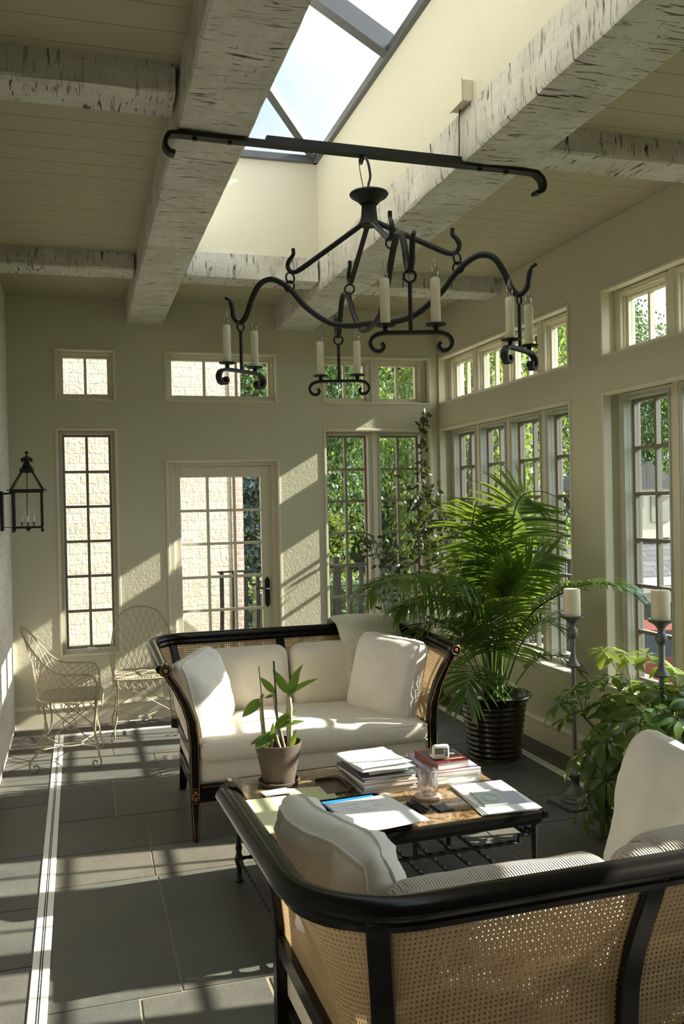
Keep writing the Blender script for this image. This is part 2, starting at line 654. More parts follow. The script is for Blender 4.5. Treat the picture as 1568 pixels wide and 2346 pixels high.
M['orchid'] = leaf_mat('orchid leaf', (0.05, 0.13, 0.02), (0.11, 0.22, 0.035), 0.35, 0.35, 12)
M['wire'] = plain('rusty cream wire', (0.37, 0.315, 0.21), 0.6, 0.1, nscale=40, var=0.4)
M['pew'] = plain('pewter grey', (0.135, 0.14, 0.145), 0.45, 0.5, nscale=30, var=0.25)

# ================================================================== THE ROOM
WX0, WX1, WY0, WY1, CZ = -0.5, 3.10, -1.6, 7.37, 3.37


def wall_with_holes(name, u0, u1, v0, v1, holes, d, fmap, m):
    """wall panel in (u, v) with rectangular holes, thickness d; fmap(u, v, w) -> xyz, w 0 inside .. d outside"""
    us = sorted({u0, u1, *[h[0] for h in holes], *[h[1] for h in holes]})
    vs = sorted({v0, v1, *[h[2] for h in holes], *[h[3] for h in holes]})
    def solid(i, j):
        if i < 0 or j < 0 or i >= len(us) - 1 or j >= len(vs) - 1:
            return False
        cu, cv = (us[i] + us[i + 1]) / 2, (vs[j] + vs[j + 1]) / 2
        return not any(h[0] < cu < h[1] and h[2] < cv < h[3] for h in holes)
    mb = MB()
    for i in range(len(us) - 1):
        for j in range(len(vs) - 1):
            if not solid(i, j):
                continue
            a, b, c, e = us[i], us[i + 1], vs[j], vs[j + 1]
            mb.add([fmap(*p) for p in ((a, c, 0), (b, c, 0), (b, e, 0), (a, e, 0))], [(0, 1, 2, 3)])
            mb.add([fmap(*p) for p in ((a, c, d), (b, c, d), (b, e, d), (a, e, d))], [(3, 2, 1, 0)])
            for (ii, jj, p, q) in ((i - 1, j, (a, c), (a, e)), (i + 1, j, (b, c), (b, e)), (i, j - 1, (a, c), (b, c)), (i, j + 1, (a, e), (b, e))):
                if not solid(ii, jj):
                    mb.add([fmap(p[0], p[1], 0), fmap(q[0], q[1], 0), fmap(q[0], q[1], d), fmap(p[0], p[1], d)], [(0, 1, 2, 3)])
    me = mb.build(name, m, smooth=0)
    bmx = bmesh.new()
    bmx.from_mesh(me.data)
    bmesh.ops.remove_doubles(bmx, verts=bmx.verts, dist=1e-5)
    bmesh.ops.recalc_face_normals(bmx, faces=bmx.faces)
    bmx.to_mesh(me.data)
    bmx.free()
    return struct(me)


ZT0, ZT1, ZL0, ZL1 = 2.562, 2.972, 0.543, 2.343        # transom and tall window openings
BACK = [(-0.146, 0.318, ZT0, ZT1), (-0.150, 0.318, ZL0, ZL1), (0.707, 1.639, ZT0, ZT1), (0.697, 1.641, 0.0, 2.087),
        (2.036, 3.025, ZT0, ZT1), (2.036, 3.025, ZL0, ZL1)]
wall_with_holes('wall_back', WX0 - 0.2, WX1 + 0.25, 0, 4.3, BACK, 0.20, lambda u, v, w: (u, WY1 + w, v), M['wall'])
RIGHT = []
for y0, y1 in ((5.17, 7.362), (2.605, 4.80), (0.04, 2.235)):
    RIGHT += [(y0, y1, ZT0, ZT1), (y0, y1, ZL0, ZL1)]
wall_with_holes('wall_right', WY0, WY1, 0, 3.6, RIGHT, 0.22, lambda u, v, w: (WX1 + w, u, v), M['wall'])
wl_ = MB().bx(WX0 - 0.2, WX0, WY0, WY1, 0, 3.6).build('wall_left', M['brick'], smooth=0)
struct(wl_)
struct(MB().bx(WX0 - 0.2, WX1 + 0.22, WY0 - 0.2, WY0, 0, 3.6).build('wall_front', plain('dark unseen interior', (.16, .12, .08), .6, nscale=4), smooth=0))  # unseen wall, darkened to cut bounce light; stands in for a dark house interior

# ---- ceiling of tongue and groove boards, open under the skylight
SX0, SX1, SY0, SY1 = 0.70, 1.645, 0.55, 5.99
mb = MB()
y = WY0
while y < WY1 - 0.01:
    y2 = min(y + 0.165, WY1)
    spans = [(WX0, WX1)]
    if y2 > SY0 + 0.02 and y < SY1 - 0.02:
        spans = [(WX0, SX0), (SX1, WX1)]
    for a, b in spans:
        mb.bx(a, b, y + 0.0016, y2 - 0.0016, CZ, CZ + 0.02)
    y = y2
for a, b, c, e in ((WX0 - .2, SX0 - .001, WY0 - .2, WY1), (SX1 + .001, WX1 + .22, WY0 - .2, WY1), (SX0 - .001, SX1 + .001, WY0 - .2, SY0 - .001), (SX0 - .001, SX1 + .001, SY1 + .001, WY1)):
    mb.bx(a, b, c, e, CZ + 0.012, CZ + 0.16)
ceil = struct(mb.build('ceiling', M['plank'], smooth=0))

# ---- skylight well
WT = 4.05
wb = MB()
wb.bx(SX0, SX1, SY1, SY1 + 0.12, CZ, WT)
wb.bx(SX0, SX1, SY0 - 0.12, SY0, CZ, WT)
wb.bx(SX0 - 0.12, SX0, SY0 - 0.12, SY1 + 0.12, CZ, WT)
wb.bx(SX1, SX1 + 0.12, SY0 - 0.12, SY1 + 0.12, CZ, WT)
well = struct(wb.build('wall_skylight', M['well'], smooth=0))

sky_t = thing('skylight', 'hipped glass skylight with dark metal bars over the open ceiling well', 'skylight', ((SX0 + SX1) / 2, (SY0 + SY1) / 2, WT))
hx, hy, rise, hr = (SX1 - SX0) / 2, (SY1 - SY0) / 2, 0.27, 0.49
mb = MB()
for (a, b, c, e) in ((-hx - .10, -hx + .03, -hy - .10, hy + .10), (hx - .03, hx + .10, -hy - .10, hy + .10), (-hx, hx, hy - .03, hy + .10), (-hx, hx, -hy - .10, -hy + .03)):
    mb.bx(a, b, c, e, 0.0, 0.05)
mb.build('curb_frame', M['darkmetal'], sky_t, smooth=0, bevel=0.004)
r0, r1 = Vector((0, hy - hr, rise + .04)), Vector((0, -hy + hr, rise + .04))
cs = [Vector((x, y_, 0.04)) for x in (-hx, hx) for y_ in (-hy, hy)]
MB().bar(r0, r1, 0.06, 0.08).build('ridge_bar', M['darkmetal'], sky_t, smooth=0)
for c_ in cs:
    MB().bar(c_, r0 if c_.y > 0 else r1, 0.055, 0.07).build('hip_bar', M['darkmetal'], sky_t, smooth=0)
for k in range(5):
    yy = hy - hr - 0.02 - k * 1.02 - (0 if k else 0)
    if k == 0:
        continue
    for s_ in (-1, 1):
        MB().bar((s_ * hx, yy, 0.05), (0, yy, rise + 0.05), 0.075, 0.10).build('rafter_bar', M['darkmetal'], sky_t, smooth=0)
gb = MB()
q = 0.075
A, B_, Cc, Dd = [Vector((x, y_, q)) for x, y_ in ((-hx, -hy), (hx, -hy), (hx, hy), (-hx, hy))]
R0, R1 = r0 + Vector((0, 0, .04)), r1 + Vector((0, 0, .04))
gb.add([A, B_, Cc, Dd, R0, R1], [(1, 2, 4, 5), (3, 0, 5, 4), (2, 3, 4), (0, 1, 5)])
gb.build('glazing', M['glass'], sky_t, smooth=0)

# ---- floor of large bluestone slabs
def slab_mat():
    t = NT('bluestone')
    g = t.n.new('ShaderNodeNewGeometry')
    v = t.coord()
    r = t.ramp(g.outputs['Random Per Island'], [(0.0, (.056, .062, .057)), (0.35, (.076, .078, .066)), (0.6, (.061, .068, .065)), (0.8, (.105, .092, .072)), (1.0, (.068, .074, .069))])
    n = t.noise(v, 3.2, 7, 0.62, 0.4)
    c = t.mix(t.ramp(n, [(0.3, 0.0), (0.75, 1.0)]), r, (0.16, 0.148, 0.115))
    c = t.mix(0.55, r, c)
    sp = t.noise(v, 60, 4, 0.6)
    c = t.mix(t.math('MULTIPLY', sp, 0.35), c, (0.09, 0.09, 0.08))
    h = t.math('ADD', t.noise(v, 9, 6, 0.6), t.math('MULTIPLY', sp, 0.25))
    rg = t.ramp(n, [(0.3, 0.50), (0.8, 0.70)])
    return t.done(t.bsdf(c, rg, 0, 0.28, t.bump(h, 0.6, 0.010)))
M['slab'] = slab_mat()
M['grout'] = plain('sandy grout', (0.24, 0.21, 0.155), 0.9, nscale=30, var=0.15, bump=0.4)
rnd = random.Random(4)
rows = [(-1.6, -.75, [.4, 1.3, 2.2]), (-.75, .05, [.1, .9, 1.8]), (.05, .8, [.5, 1.5, 2.3]), (.8, 1.5, [.2, 1.05, 2.0]), (1.5, 2.05, [.55, 1.4, 2.3]),
        (2.05, 2.62, [.25, 1.1, 1.9]), (2.62, 3.17, [.17, .62, 1.35, 2.2]), (3.17, 4.21, [.32, 1.12, 1.98, 2.48]), (4.21, 4.59, [.31, 1.25, 2.47]),
        (4.59, 5.09, [.32, 1.3, 2.47]), (5.09, 5.77, [.17, .9, 1.7, 2.46]), (5.77, 6.36, [.47, 1.3, 2.1]), (6.36, 7.03, [.2, .9, 1.65, 2.4])]
slabs = []
for y0, y1, js in rows:
    xs = [-0.168] + js + [2.845]
    for a, b in zip(xs[:-1], xs[1:]):
        if a == 2.47 and y0 == 4.21:
            slabs += [(a, b, y0, y1)]
        else:
            slabs.append((a, b, y0, y1))
ys = [-1.6, -.9, -.2, .5, 1.1, 1.75, 2.3, 2.95, 3.52, 4.04, 4.41, 4.65, 5.44, 5.98, 6.5, 7.03]
for a, b in zip(ys[:-1], ys[1:]):
    slabs.append((-.5, -.168, a, b))
xs = [-.5, -.1, .42, .9, 1.42, 1.95, 2.45, 2.845]
for a, b in zip(xs[:-1], xs[1:]):
    slabs.append((a, b, 7.03, 7.37))
ys = [-1.6, -1.0, -.4, .2, .8, 1.4, 2.0, 2.6, 3.2, 3.8, 4.4, 5.02, 5.345, 5.69, 6.3, 6.9, 7.37]
for a, b in zip(ys[:-1], ys[1:]):
    if a == 5.345:
        for k in range(3):
            slabs.append((2.845 + k * .085, 2.845 + (k + 1) * .085, a, b))
    else:
        slabs.append((2.845, 3.1, a, b))
mb = MB()
for a, b, c, e in slabs:
    g = 0.005
    j = [rnd.uniform(-.004, .004) for _ in range(8)]
    a, b, c, e = a + g, b - g, c + g, e - g
    p = [(a + j[0], c + j[1]), (b + j[2], c + j[3]), (b + j[4], e + j[5]), (a + j[6], e + j[7])]
    mb.add([(x, y_, z) for z in (-0.012, 0.0) for x, y_ in p], [(4, 5, 6, 7), (0, 1, 5, 4), (1, 2, 6, 5), (2, 3, 7, 6), (3, 0, 4, 7)])
flo = struct(mb.build('floor', M['slab'], smooth=0))
gm = MB().bx(WX0 - .2, WX1 + .22, WY0 - .2, WY1 + .2, -0.15, -0.0035)
gr = gm.build('floor_grout', M['grout'], flo, smooth=0)

# ---- beams
def hewn(name, x0, x1, y0, y1, z0, z1, m, seed, label):
    """hand hewn timber: a box whose long edges wander and are nicked"""
    lx, ly = x1 - x0, y1 - y0
    along_y = ly > lx
    L = max(lx, ly)
    n = int(L / 0.035)
    mb = MB()
    vs, fs = [], []
    sec = [(-1, 0), (-.93, -.0), (.93, 0), (1, 0.0), (1, 1), (-1, 1)]
    for i in range(n + 1):
        s_ = i / n
        for k, (cx_, cz_) in enumerate([(-1, .06), (-.95, 0), (-.3, 0), (.35, 0), (.95, 0), (1, .06), (1, .5), (1, 1), (-1, 1), (-1, .5)]):
            q_ = Vector((s_ * L * 6, k * 3.1, seed))
            w = 0.006 * mnoise.noise(q_) + 0.008 * mnoise.noise(Vector((s_ * L * 1.3, k * 0.7, seed + 7)))
            half = (lx if along_y else ly) / 2
            u = cx_ * (half + w)
            zz = z0 + cz_ * (z1 - z0) + (w * 0.8 if cz_ < .2 else 0)
            if along_y:
                vs.append(((x0 + x1) / 2 + u, y0 + s_ * L, zz))
            else:
                vs.append((x0 + s_ * L, (y0 + y1) / 2 - u, zz))
    for i in range(n):
        for k in range(10):
            k2 = (k + 1) % 10
            fs.append((i * 10 + k, (i + 1) * 10 + k, (i + 1) * 10 + k2, i * 10 + k2))
    fs.append(tuple(range(10)))
    fs.append(tuple(n * 10 + k for k in range(10))[::-1])
    o = mb.add(vs, fs).build(name, m, smooth=35)
    bmx = bmesh.new(); bmx.from_mesh(o.data)
    bmesh.ops.recalc_face_normals(bmx, faces=bmx.faces)
    bmx.to_mesh(o.data); bmx.free()
    return tag(o, label, 'beam', 'whitewashed ceiling beams', 'thing')

hewn('ceiling_beam', .408, .702, WY0, WY1, 3.185, 3.375, M['beamy'], 1, 'long whitewashed beam on the house side of the skylight well')
hewn('ceiling_beam', 1.637, 1.955, WY0, WY1, 3.175, 3.385, M['beamy'], 2, 'long whitewashed beam on the window side of the skylight well')
hewn('ceiling_beam', WX0, .392, 6.00, 6.235, 3.258, 3.375, M['beamx'], 3, 'short whitewashed cross beam near the back wall, above the lantern corner')
hewn('ceiling_beam', .718, 1.622, 5.93, 6.16, 3.225, 3.385, M['beamx'], 4, 'bright whitewashed cross beam below the end wall of the skylight well')
hewn('ceiling_beam', 1.97, WX1, 6.13, 6.39, 3.262, 3.375, M['beamx'], 5, 'short whitewashed cross beam running to the window wall behind the chandelier')
hewn('ceiling_beam', WX0, .392, 3.41, 3.63, 3.26, 3.375, M['beamx'], 6, 'short whitewashed cross beam on the brick wall side above the curl of the iron bar')
hewn('ceiling_beam', 1.97, WX1, 3.58, 3.80, 3.262, 3.375, M['beamx'], 7, 'short whitewashed cross beam behind the curled end of the iron hanging bar')

# ---- baseboards
def baseboard(name, a, b, ax):
    mb = MB()
    prof = [(0, 0), (.020, 0), (.020, .135), (.026, .14), (.026, .150), (.014, .158), (.010, .172), (0, .172)]
    vs, fs = [], []
    for e_ in (a, b):
        for d_, z in prof:
            vs.append((e_, WY1 - d_, z) if ax == 'x' else (WX1 - d_, e_, z))
    n = len(prof)
    for k in range(n):
        fs.append((k, (k + 1) % n, n + (k + 1) % n, n + k))
    fs += [tuple(range(n)), tuple(range(n, 2 * n))[::-1]]
    return struct(mb.add(vs, fs).build(name, M['trim'], smooth=0))
bb = baseboard('baseboard_back', WX0, .697, 'x')
baseboard('baseboard_back_right', 1.641, WX1 - .0, 'x')
baseboard('baseboard_right', WY0, WY1 - .026, 'y')

# ---- trims round the openings, sills
def trim_frame(name, u0, u1, v0, v1, fmap, sill=True):
    w, p = 0.016, 0.007
    mb = MB()
    def bx(a, b, c, e, d0, d1):
        vs = [fmap(u, v, d) for d in (d0, d1) for v in (c, e) for u in (a, b)]
        mb.add(vs, [(0, 2, 3, 1), (4, 5, 7, 6), (0, 1, 5, 4), (2, 6, 7, 3), (0, 4, 6, 2), (1, 3, 7, 5)])
    bx(u0 - .004, u0 + w, v0, v1, -p, .05)
    bx(u1 - w, u1 + .004, v0, v1, -p, .05)
    bx(u0 + w, u1 - w, v1 - w, v1 + .004, -p, .05)
    if sill:
        bx(u0 + w, u1 - w, v0 - .004, v0 + w * .8, -p, .05)
    o = mb.build(name, M['trim'], smooth=0, bevel=0.003)
    return struct(o)

FB = lambda u, v, w: (u, WY1 + w, v)
FR = lambda u, v, w: (WX1 + w, u, v)
tn = 0
for h in BACK:
    tn += 1
    trim_frame('trim_%d' % tn, *h, FB, sill=h[2] > 0)
for h in RIGHT:
    tn += 1
    trim_frame('trim_%d' % tn, h[0], h[1], h[2], h[3], FR)


# ---- window units (local: x along width, z up, y outwards)
def window_unit(w, h, cols, rows, tall, name):
    root = bpy.data.objects.new(name, None)
    C.objects.link(root)
    struct(root)
    f = 0.030
    d0, d1 = 0.0, 0.10
    m_f = M['trim']
    mb = MB()
    mb.bx(0, f, d0, d1, 0, h).bx(w - f, w, d0, d1, 0, h).bx(f, w - f, d0, d1, 0, f).bx(f, w - f, d0, d1, h - f, h)
    g = 0.008
    mb.bx(f, f + g, .022, d1, f, h - f).bx(w - f - g, w - f, .022, d1, f, h - f).bx(f + g, w - f - g, .022, d1, f, f + g).bx(f + g, w - f - g, .022, d1, h - f - g, h - f)
    mb.build('window_frame', m_f, root, smooth=0, bevel=0.002)
    x0 = f + (0.002 if tall else g)
    s_ = 0.018
    yo = 0.052 if tall else 0.04
    sm = M['sash'] if tall else M['trim']
    if tall:
        mb = MB()
        a = f - .006
        q_ = 0.014
        mb.bx(a, a + q_, -.008, .02, a, h - a).bx(w - a - q_, w - a, -.008, .02, a, h - a).bx(a + q_, w - a - q_, -.008, .02, h - a - q_, h - a).bx(a + q_, w - a - q_, -.008, .02, a, a + q_)
        mb.build('screen_frame', M['screen'], root, smooth=0)
        x0 = f + g
    mb = MB()
    X0, X1, Z0, Z1 = x0, w - x0, x0, h - x0
    mb.bx(X0, X0 + s_, yo, yo + .045, Z0, Z1).bx(X1 - s_, X1, yo, yo + .045, Z0, Z1).bx(X0 + s_, X1 - s_, yo, yo + .045, Z0, Z0 + s_).bx(X0 + s_, X1 - s_, yo, yo + .045, Z1 - s_, Z1)
    mb.build('sash', sm, root, smooth=0, bevel=0.002)
    mb = MB()
    ia, ib, ja, jb = X0 + s_, X1 - s_, Z0 + s_, Z1 - s_
    mw = 0.0105
    for i in range(1, cols):
        x = lerp(ia, ib, i / cols)
        mb.bx(x - mw, x + mw, yo + .008, yo + .04, ja, jb)
    for j in range(1, rows):
        z = lerp(ja, jb, j / rows)
        mb.bx(ia, ib, yo + .0085, yo + .0395, z - mw, z + mw)
    mb.build('muntins', sm, root, smooth=0)
    MB().bx(ia, ib, yo + .0225, yo + .0265, ja, jb).build('glass_pane', M['glass'], root, smooth=0)
    if tall:
        mb = MB()
        mb.bx(w / 2 - .035, w / 2 + .04, -.022, -.005, .028, .044)
        mb.bar((w / 2 - .03, -.018, .05), (w / 2 + .035, -.03, .046), .014, .008)
        mb.build('crank_handle', M['white'], root, smooth=0, bevel=0.003)
    return root

wcount = 0
def place_window(proto, loc, rz):
    global wcount
    wcount += 1
    if proto.get('used'):
        o = dup(proto, loc, rz)
    else:
        o = proto
        o['used'] = 1
        o.location = loc
        o.rotation_euler = (0, 0, rz)
    o.name = 'window_%d' % wcount
    return o

hT, hL = ZT1 - ZT0 - .012, ZL1 - ZL0 - .012
uw = 0.452
pT = window_unit(uw, hT, 2, 1, False, 'window_a')
pL = window_unit(uw, hL, 2, 6, True, 'window_b')
pW = window_unit(0.92, hT, 3, 1, False, 'window_c')
yb = WY1 + 0.05
place_window(pT, (-.140, yb, ZT0 + .006), 0)
place_window(pL, (-.142, yb, ZL0 + .006), 0)
place_window(pW, (.713, yb, ZT0 + .006), 0)
for x in (2.040, 2.528):
    place_window(pT, (x, yb + .03, ZT0 + .006), 0)
    place_window(pL, (x, yb + .03, ZL0 + .006), 0)
uR = 0.50
pTR = window_unit(uR, hT, 2, 1, False, 'window_d')
pLR = window_unit(uR, hL, 2, 6, True, 'window_e')
mul = MB()
for (y0, y1) in ((5.17, 7.362), (2.605, 4.80), (0.04, 2.235)):
    pitch = (y1 - y0) / 4
    for k in range(4):
        ytop = y1 - k * pitch - (pitch - uR) / 2
        place_window(pTR, (WX1 + .10, ytop, ZT0 + .006), -PI / 2)
        place_window(pLR, (WX1 + .115, ytop, ZL0 + .006), -PI / 2)
    for k in range(5):
        yy = y1 - k * pitch
        a, b = yy - (pitch - uR) / 2, yy + (pitch - uR) / 2
        a, b = max(a, y0), min(b, y1)
        mul.bx(WX1 + .095, WX1 + .205, a, b, ZT0, ZT1)
        mul.bx(WX1 + .11, WX1 + .215, a, b, ZL0, ZL1)
    mul.bx(WX1 - .012, WX1 + .12, y0, y1, ZL0 - .002, ZL0 + .012)
tn += 1
struct(mul.build('trim_%d' % tn, M['trim'], smooth=0, bevel=0.003))
mul = MB()
for (z0, z1) in ((ZT0, ZT1), (ZL0, ZL1)):
    mul.bx(2.492, 2.528, yb + .02, yb + .14, z0, z1)
    mul.bx(2.98, 3.025, yb + .02, yb + .14, z0, z1)
tn += 1
struct(mul.build('trim_%d' % tn, M['trim'], smooth=0, bevel=0.003))

# ---- glazed door
door = bpy.data.objects.new('door_1', None)
C.objects.link(door)
struct(door)
door.location = (0.713, WY1 + .035, 0)
W_, H_ = 0.912, 2.07
mb = MB()
mb.bx(0, .045, 0, .12, 0, H_).bx(W_ - .045, W_, 0, .12, 0, H_).bx(.045, W_ - .045, 0, .12, H_ - .03, H_)
mb.bx(.045, .06, .02, .12, 0, H_ - .03).bx(W_ - .06, W_ - .045, .02, .12, 0, H_ - .03)
mb.build('door_frame', M['trim'], door, smooth=0, bevel=0.003)
gx0, gx1, gz0, gz1 = .105, .775, .285, 1.945
mb = MB()
mb.bx(.06, gx0, .03, .075, .012, 2.038).bx(gx1, W_ - .06, .03, .075, .012, 2.038).bx(gx0, gx1, .03, .075, .012, gz0).bx(gx0, gx1, .03, .075, gz1, 2.038)
mb.build('door_leaf', M['trim'], door, smooth=0, bevel=0.003)
mb = MB()
for i in (1, 2):
    x = lerp(gx0, gx1, i / 3)
    mb.bx(x - .011, x + .011, .035, .07, gz0, gz1)
for j in range(1, 6):
    z = lerp(gz0, gz1, j / 6)
    mb.bx(gx0, gx1, .0355, .0695, z - .011, z + .011)
mb.build('muntins', M['trim'], door, smooth=0)
MB().bx(gx0, gx1, .05, .054, gz0, gz1).build('glass_pane', M['glass'], door, smooth=0)
mb = MB()
cx = .815
mb.bx(cx - .02, cx + .02, .02, .03, .87, 1.075)
mb.add([(cx - .02, .02, 1.075), (cx + .02, .02, 1.075), (cx, .02, 1.10), (cx - .02, .03, 1.075), (cx + .02, .03, 1.075), (cx, .03, 1.10)], [(0, 1, 2), (5, 4, 3), (0, 2, 5, 3), (2, 1, 4, 5)])
mb.add([(cx - .02, .02, .87), (cx + .02, .02, .87), (cx, .02, .84), (cx - .02, .03, .87), (cx + .02, .03, .87), (cx, .03, .84)], [(0, 1, 2), (5, 4, 3), (0, 2, 5, 3), (2, 1, 4, 5)])
mb.tube(spline([(cx, .02, 1.0), (cx, -.03, 1.0), (cx - .03, -.04, 1.003), (cx - .07, -.035, 1.012), (cx - .11, -.035, 1.002)], 6), [.008] * 24 + [.006], 8)
mb.build('door_handle', M['iron'], door, smooth=40)

# ---- floor tracks: two white strips with a dark double slot
def track(name, a, b, x0, x1, ax, label):
    r = thing(name, label, 'floor track', (0, 0, 0))
    r['group'] = 'white floor tracks'
    w = x1 - x0
    ww, bb_ = MB(), MB()
    for (p, q) in ((0, .40), (.48, .52), (.60, 1)):
        u0, u1 = x0 + p * w, x0 + q * w
        ww.bx(*((u0, u1, a, b) if ax == 'y' else (a, b, u0, u1)), -.002, .006)
    bb_.bx(*((x0 + .002, x1 - .002, a, b) if ax == 'y' else (a, b, x0 + .002, x1 - .002)), -.002, .002)
    ww.build('track_strip', M['track'], r, smooth=0, bevel=.001)
    bb_.build('track_slot', M['black'], r, smooth=0)
    return r
track('floor_track', WY0 + .1, 7.06, -.200, -.136, 'y', 'white floor track with black slots running beside the brick wall')
track('floor_track', -.136, 2.80, 7.010, 7.060, 'x', 'white floor track running behind the far sofa along the back wall')
track('floor_track', WY0 + .1, 7.06, 2.815, 2.872, 'y', 'cream floor track running under the window wall past the palm pot')

# ================================================================== SOFAS
# local frame: x along the length, back rail at y = 0, arms reach to y = +DEP
HL, DEP, CR = 0.80, 0.90, 0.22


def perim(n_arm=10, n_arc=10, n_back=20):
    pts = []
    for i in range(n_arm):
        pts.append((-HL, DEP - (DEP - CR) * i / n_arm))
    for i in range(n_arc):
        a = PI + (PI / 2) * i / n_arc
        pts.append((-HL + CR + CR * math.cos(a), CR + CR * math.sin(a)))
    for i in range(n_back):
        pts.append((-HL + CR + (2 * HL - 2 * CR) * i / n_back, 0.0))
    half = pts
    for i in range(n_arc):
        a = -PI / 2 + (PI / 2) * i / n_arc
        pts.append((HL - CR + CR * math.cos(a), CR + CR * math.sin(a)))
    for i in range(n_arm + 1):
        pts.append((HL, CR + (DEP - CR) * i / n_arm))
    return [Vector((x, y, 0)) for x, y in pts]


def perim_frames():
    P = perim()
    out, s_ = [], 0.0
    for i, p in enumerate(P):
        a, b = P[max(0, i - 1)], P[min(len(P) - 1, i + 1)]
        t = (b - a).normalized()
        n = Vector((-t.y, t.x, 0))          # inward
        if i:
            s_ += (p - P[i - 1]).length
        out.append((p, n, s_))
    return out
PF = perim_frames()
SMAX = PF[-1][2]


def at_s(s_):
    for i in range(len(PF) - 1):
        if PF[i + 1][2] >= s_:
            k = (s_ - PF[i][2]) / max(1e-9, PF[i + 1][2] - PF[i][2])
            return PF[i][0].lerp(PF[i + 1][0], k), PF[i][1].lerp(PF[i + 1][1], k).normalized()
    return PF[-1][0], PF[-1][1]


def inset(z):
    prof = [(0.0, .15), (.50, .15), (.61, .139), (.70, .110), (.78, .070), (.84, .034), (.90, .006), (.95, 0.0)]
    for (a, p), (b, q) in zip(prof[:-1], prof[1:]):
        if a <= z <= b:
            return lerp(p, q, (z - a) / (b - a))
    return 0.0


def rail_z(s_):
    d = min(s_, SMAX - s_)
    return lerp(0.886, 0.918, min(1.0, d / 0.9) ** 0.8)


def shell(s_, z, off=0.0):
    p, n = at_s(s_)
    arm = min(s_, SMAX - s_) < DEP - CR
    k = 1.0 if arm else 0.8
    q = p + n * (inset(z) * k + off)
    return Vector((q.x, q.y, z))


def rect_sweep(mb, pts, nrm, w, t):
    """strip of width w (across) and thickness t (along nrm) following pts"""
    vs, fs = [], []
    N = len(pts)
    for i, p in enumerate(pts):
        a, b = pts[max(0, i - 1)], pts[min(N - 1, i + 1)]
        tg = (Vector(b) - Vector(a)).normalized()
        nn = Vector(nrm[i] if isinstance(nrm, list) else nrm)
        x = tg.cross(nn).normalized()
        nn = x.cross(tg).normalized()
        ww = w[i] if isinstance(w, list) else w
        for u, v in ((-1, -1), (1, -1), (1, 1), (-1, 1)):
            vs.append(Vector(p) + x * (u * ww / 2) + nn * (v * t / 2))
    for i in range(N - 1):
        for k in range(4):
            fs.append((i * 4 + k, (i + 1) * 4 + k, (i + 1) * 4 + (k + 1) % 4, i * 4 + (k + 1) % 4))
    fs += [(0, 1, 2, 3), ((N - 1) * 4 + 3, (N - 1) * 4 + 2, (N - 1) * 4 + 1, (N - 1) * 4)]
    mb.add(vs, fs)


def pillow(size, thick, seed=0, n=24, wr=0.012, plump=0.5, gus=0.07):
    """boxed pillow in local xy with a gusset; returns (mesh builder, two piping loops)"""
    mb = MB()
    def outline(u, v):
        a, b = 2 * u - 1, 2 * v - 1
        # square -> rounded square
        m = max(abs(a), abs(b), 1e-6)
        r = (abs(a) ** 7 + abs(b) ** 7) ** (1 / 7)
        k = m / max(r, 1e-6)
        k = lerp(1.0, k, m ** 3)
        x, y = a * k * size / 2, b * k * size / 2
        x *= 0.955 + 0.045 * b * b
        y *= 0.955 + 0.045 * a * a
        return a, b, x, y
    def pt(u, v, sgn):
        a, b, x, y = outline(u, v)
        h = (max(0, 1 - a * a) * max(0, 1 - b * b)) ** plump
        w = mnoise.noise(Vector((x * 9 + seed, y * 9, sgn * 2 + seed))) + .6 * mnoise.noise(Vector((x * 22, y * 22 + seed, sgn))) + .35 * mnoise.noise(Vector((x * 45, y * 45 + seed, sgn)))
        e_ = gus / 2 * (1 - .45 * (a * a * b * b) ** 2)
        z = sgn * (e_ + (thick - gus) / 2 * h + wr * w * (h ** .5 + .15))
        z += 0.018 * mnoise.noise(Vector((x * 5, y * 5, seed + 9)))
        return Vector((x, y, z))
    mb.grid(lambda u, v: pt(u, v, 1), n, n)
    mb.grid(lambda u, v: pt(u, v, -1), n, n, flip=True)
    def edge(t):
        i, f = int(t) % 4, t % 1
        return [(f, 0), (1, f), (1 - f, 1), (0, 1 - f)][i]
    K = 4 * n
    up_, lo = [pt(*edge(k / n), 1) for k in range(K)], [pt(*edge(k / n), -1) for k in range(K)]
    vs, fs = [], []
    M_ = 5
    for k in range(K):
        for j in range(M_):
            f = j / (M_ - 1)
            p = lo[k].lerp(up_[k], f)
            c = Vector((0, 0, p.z))
            w = mnoise.noise(Vector((k * .9, f * 2, seed)))
            p = p + (p - c).normalized() * (math.sin(PI * f) * (.014 + .010 * w))
            vs.append(p)
    for k in range(K):
        for j in range(M_ - 1):
            k2 = (k + 1) % K
            fs.append((k * M_ + j, k2 * M_ + j, k2 * M_ + j + 1, k * M_ + j + 1))
    mb.add(vs, fs)
    return mb, (up_, lo)


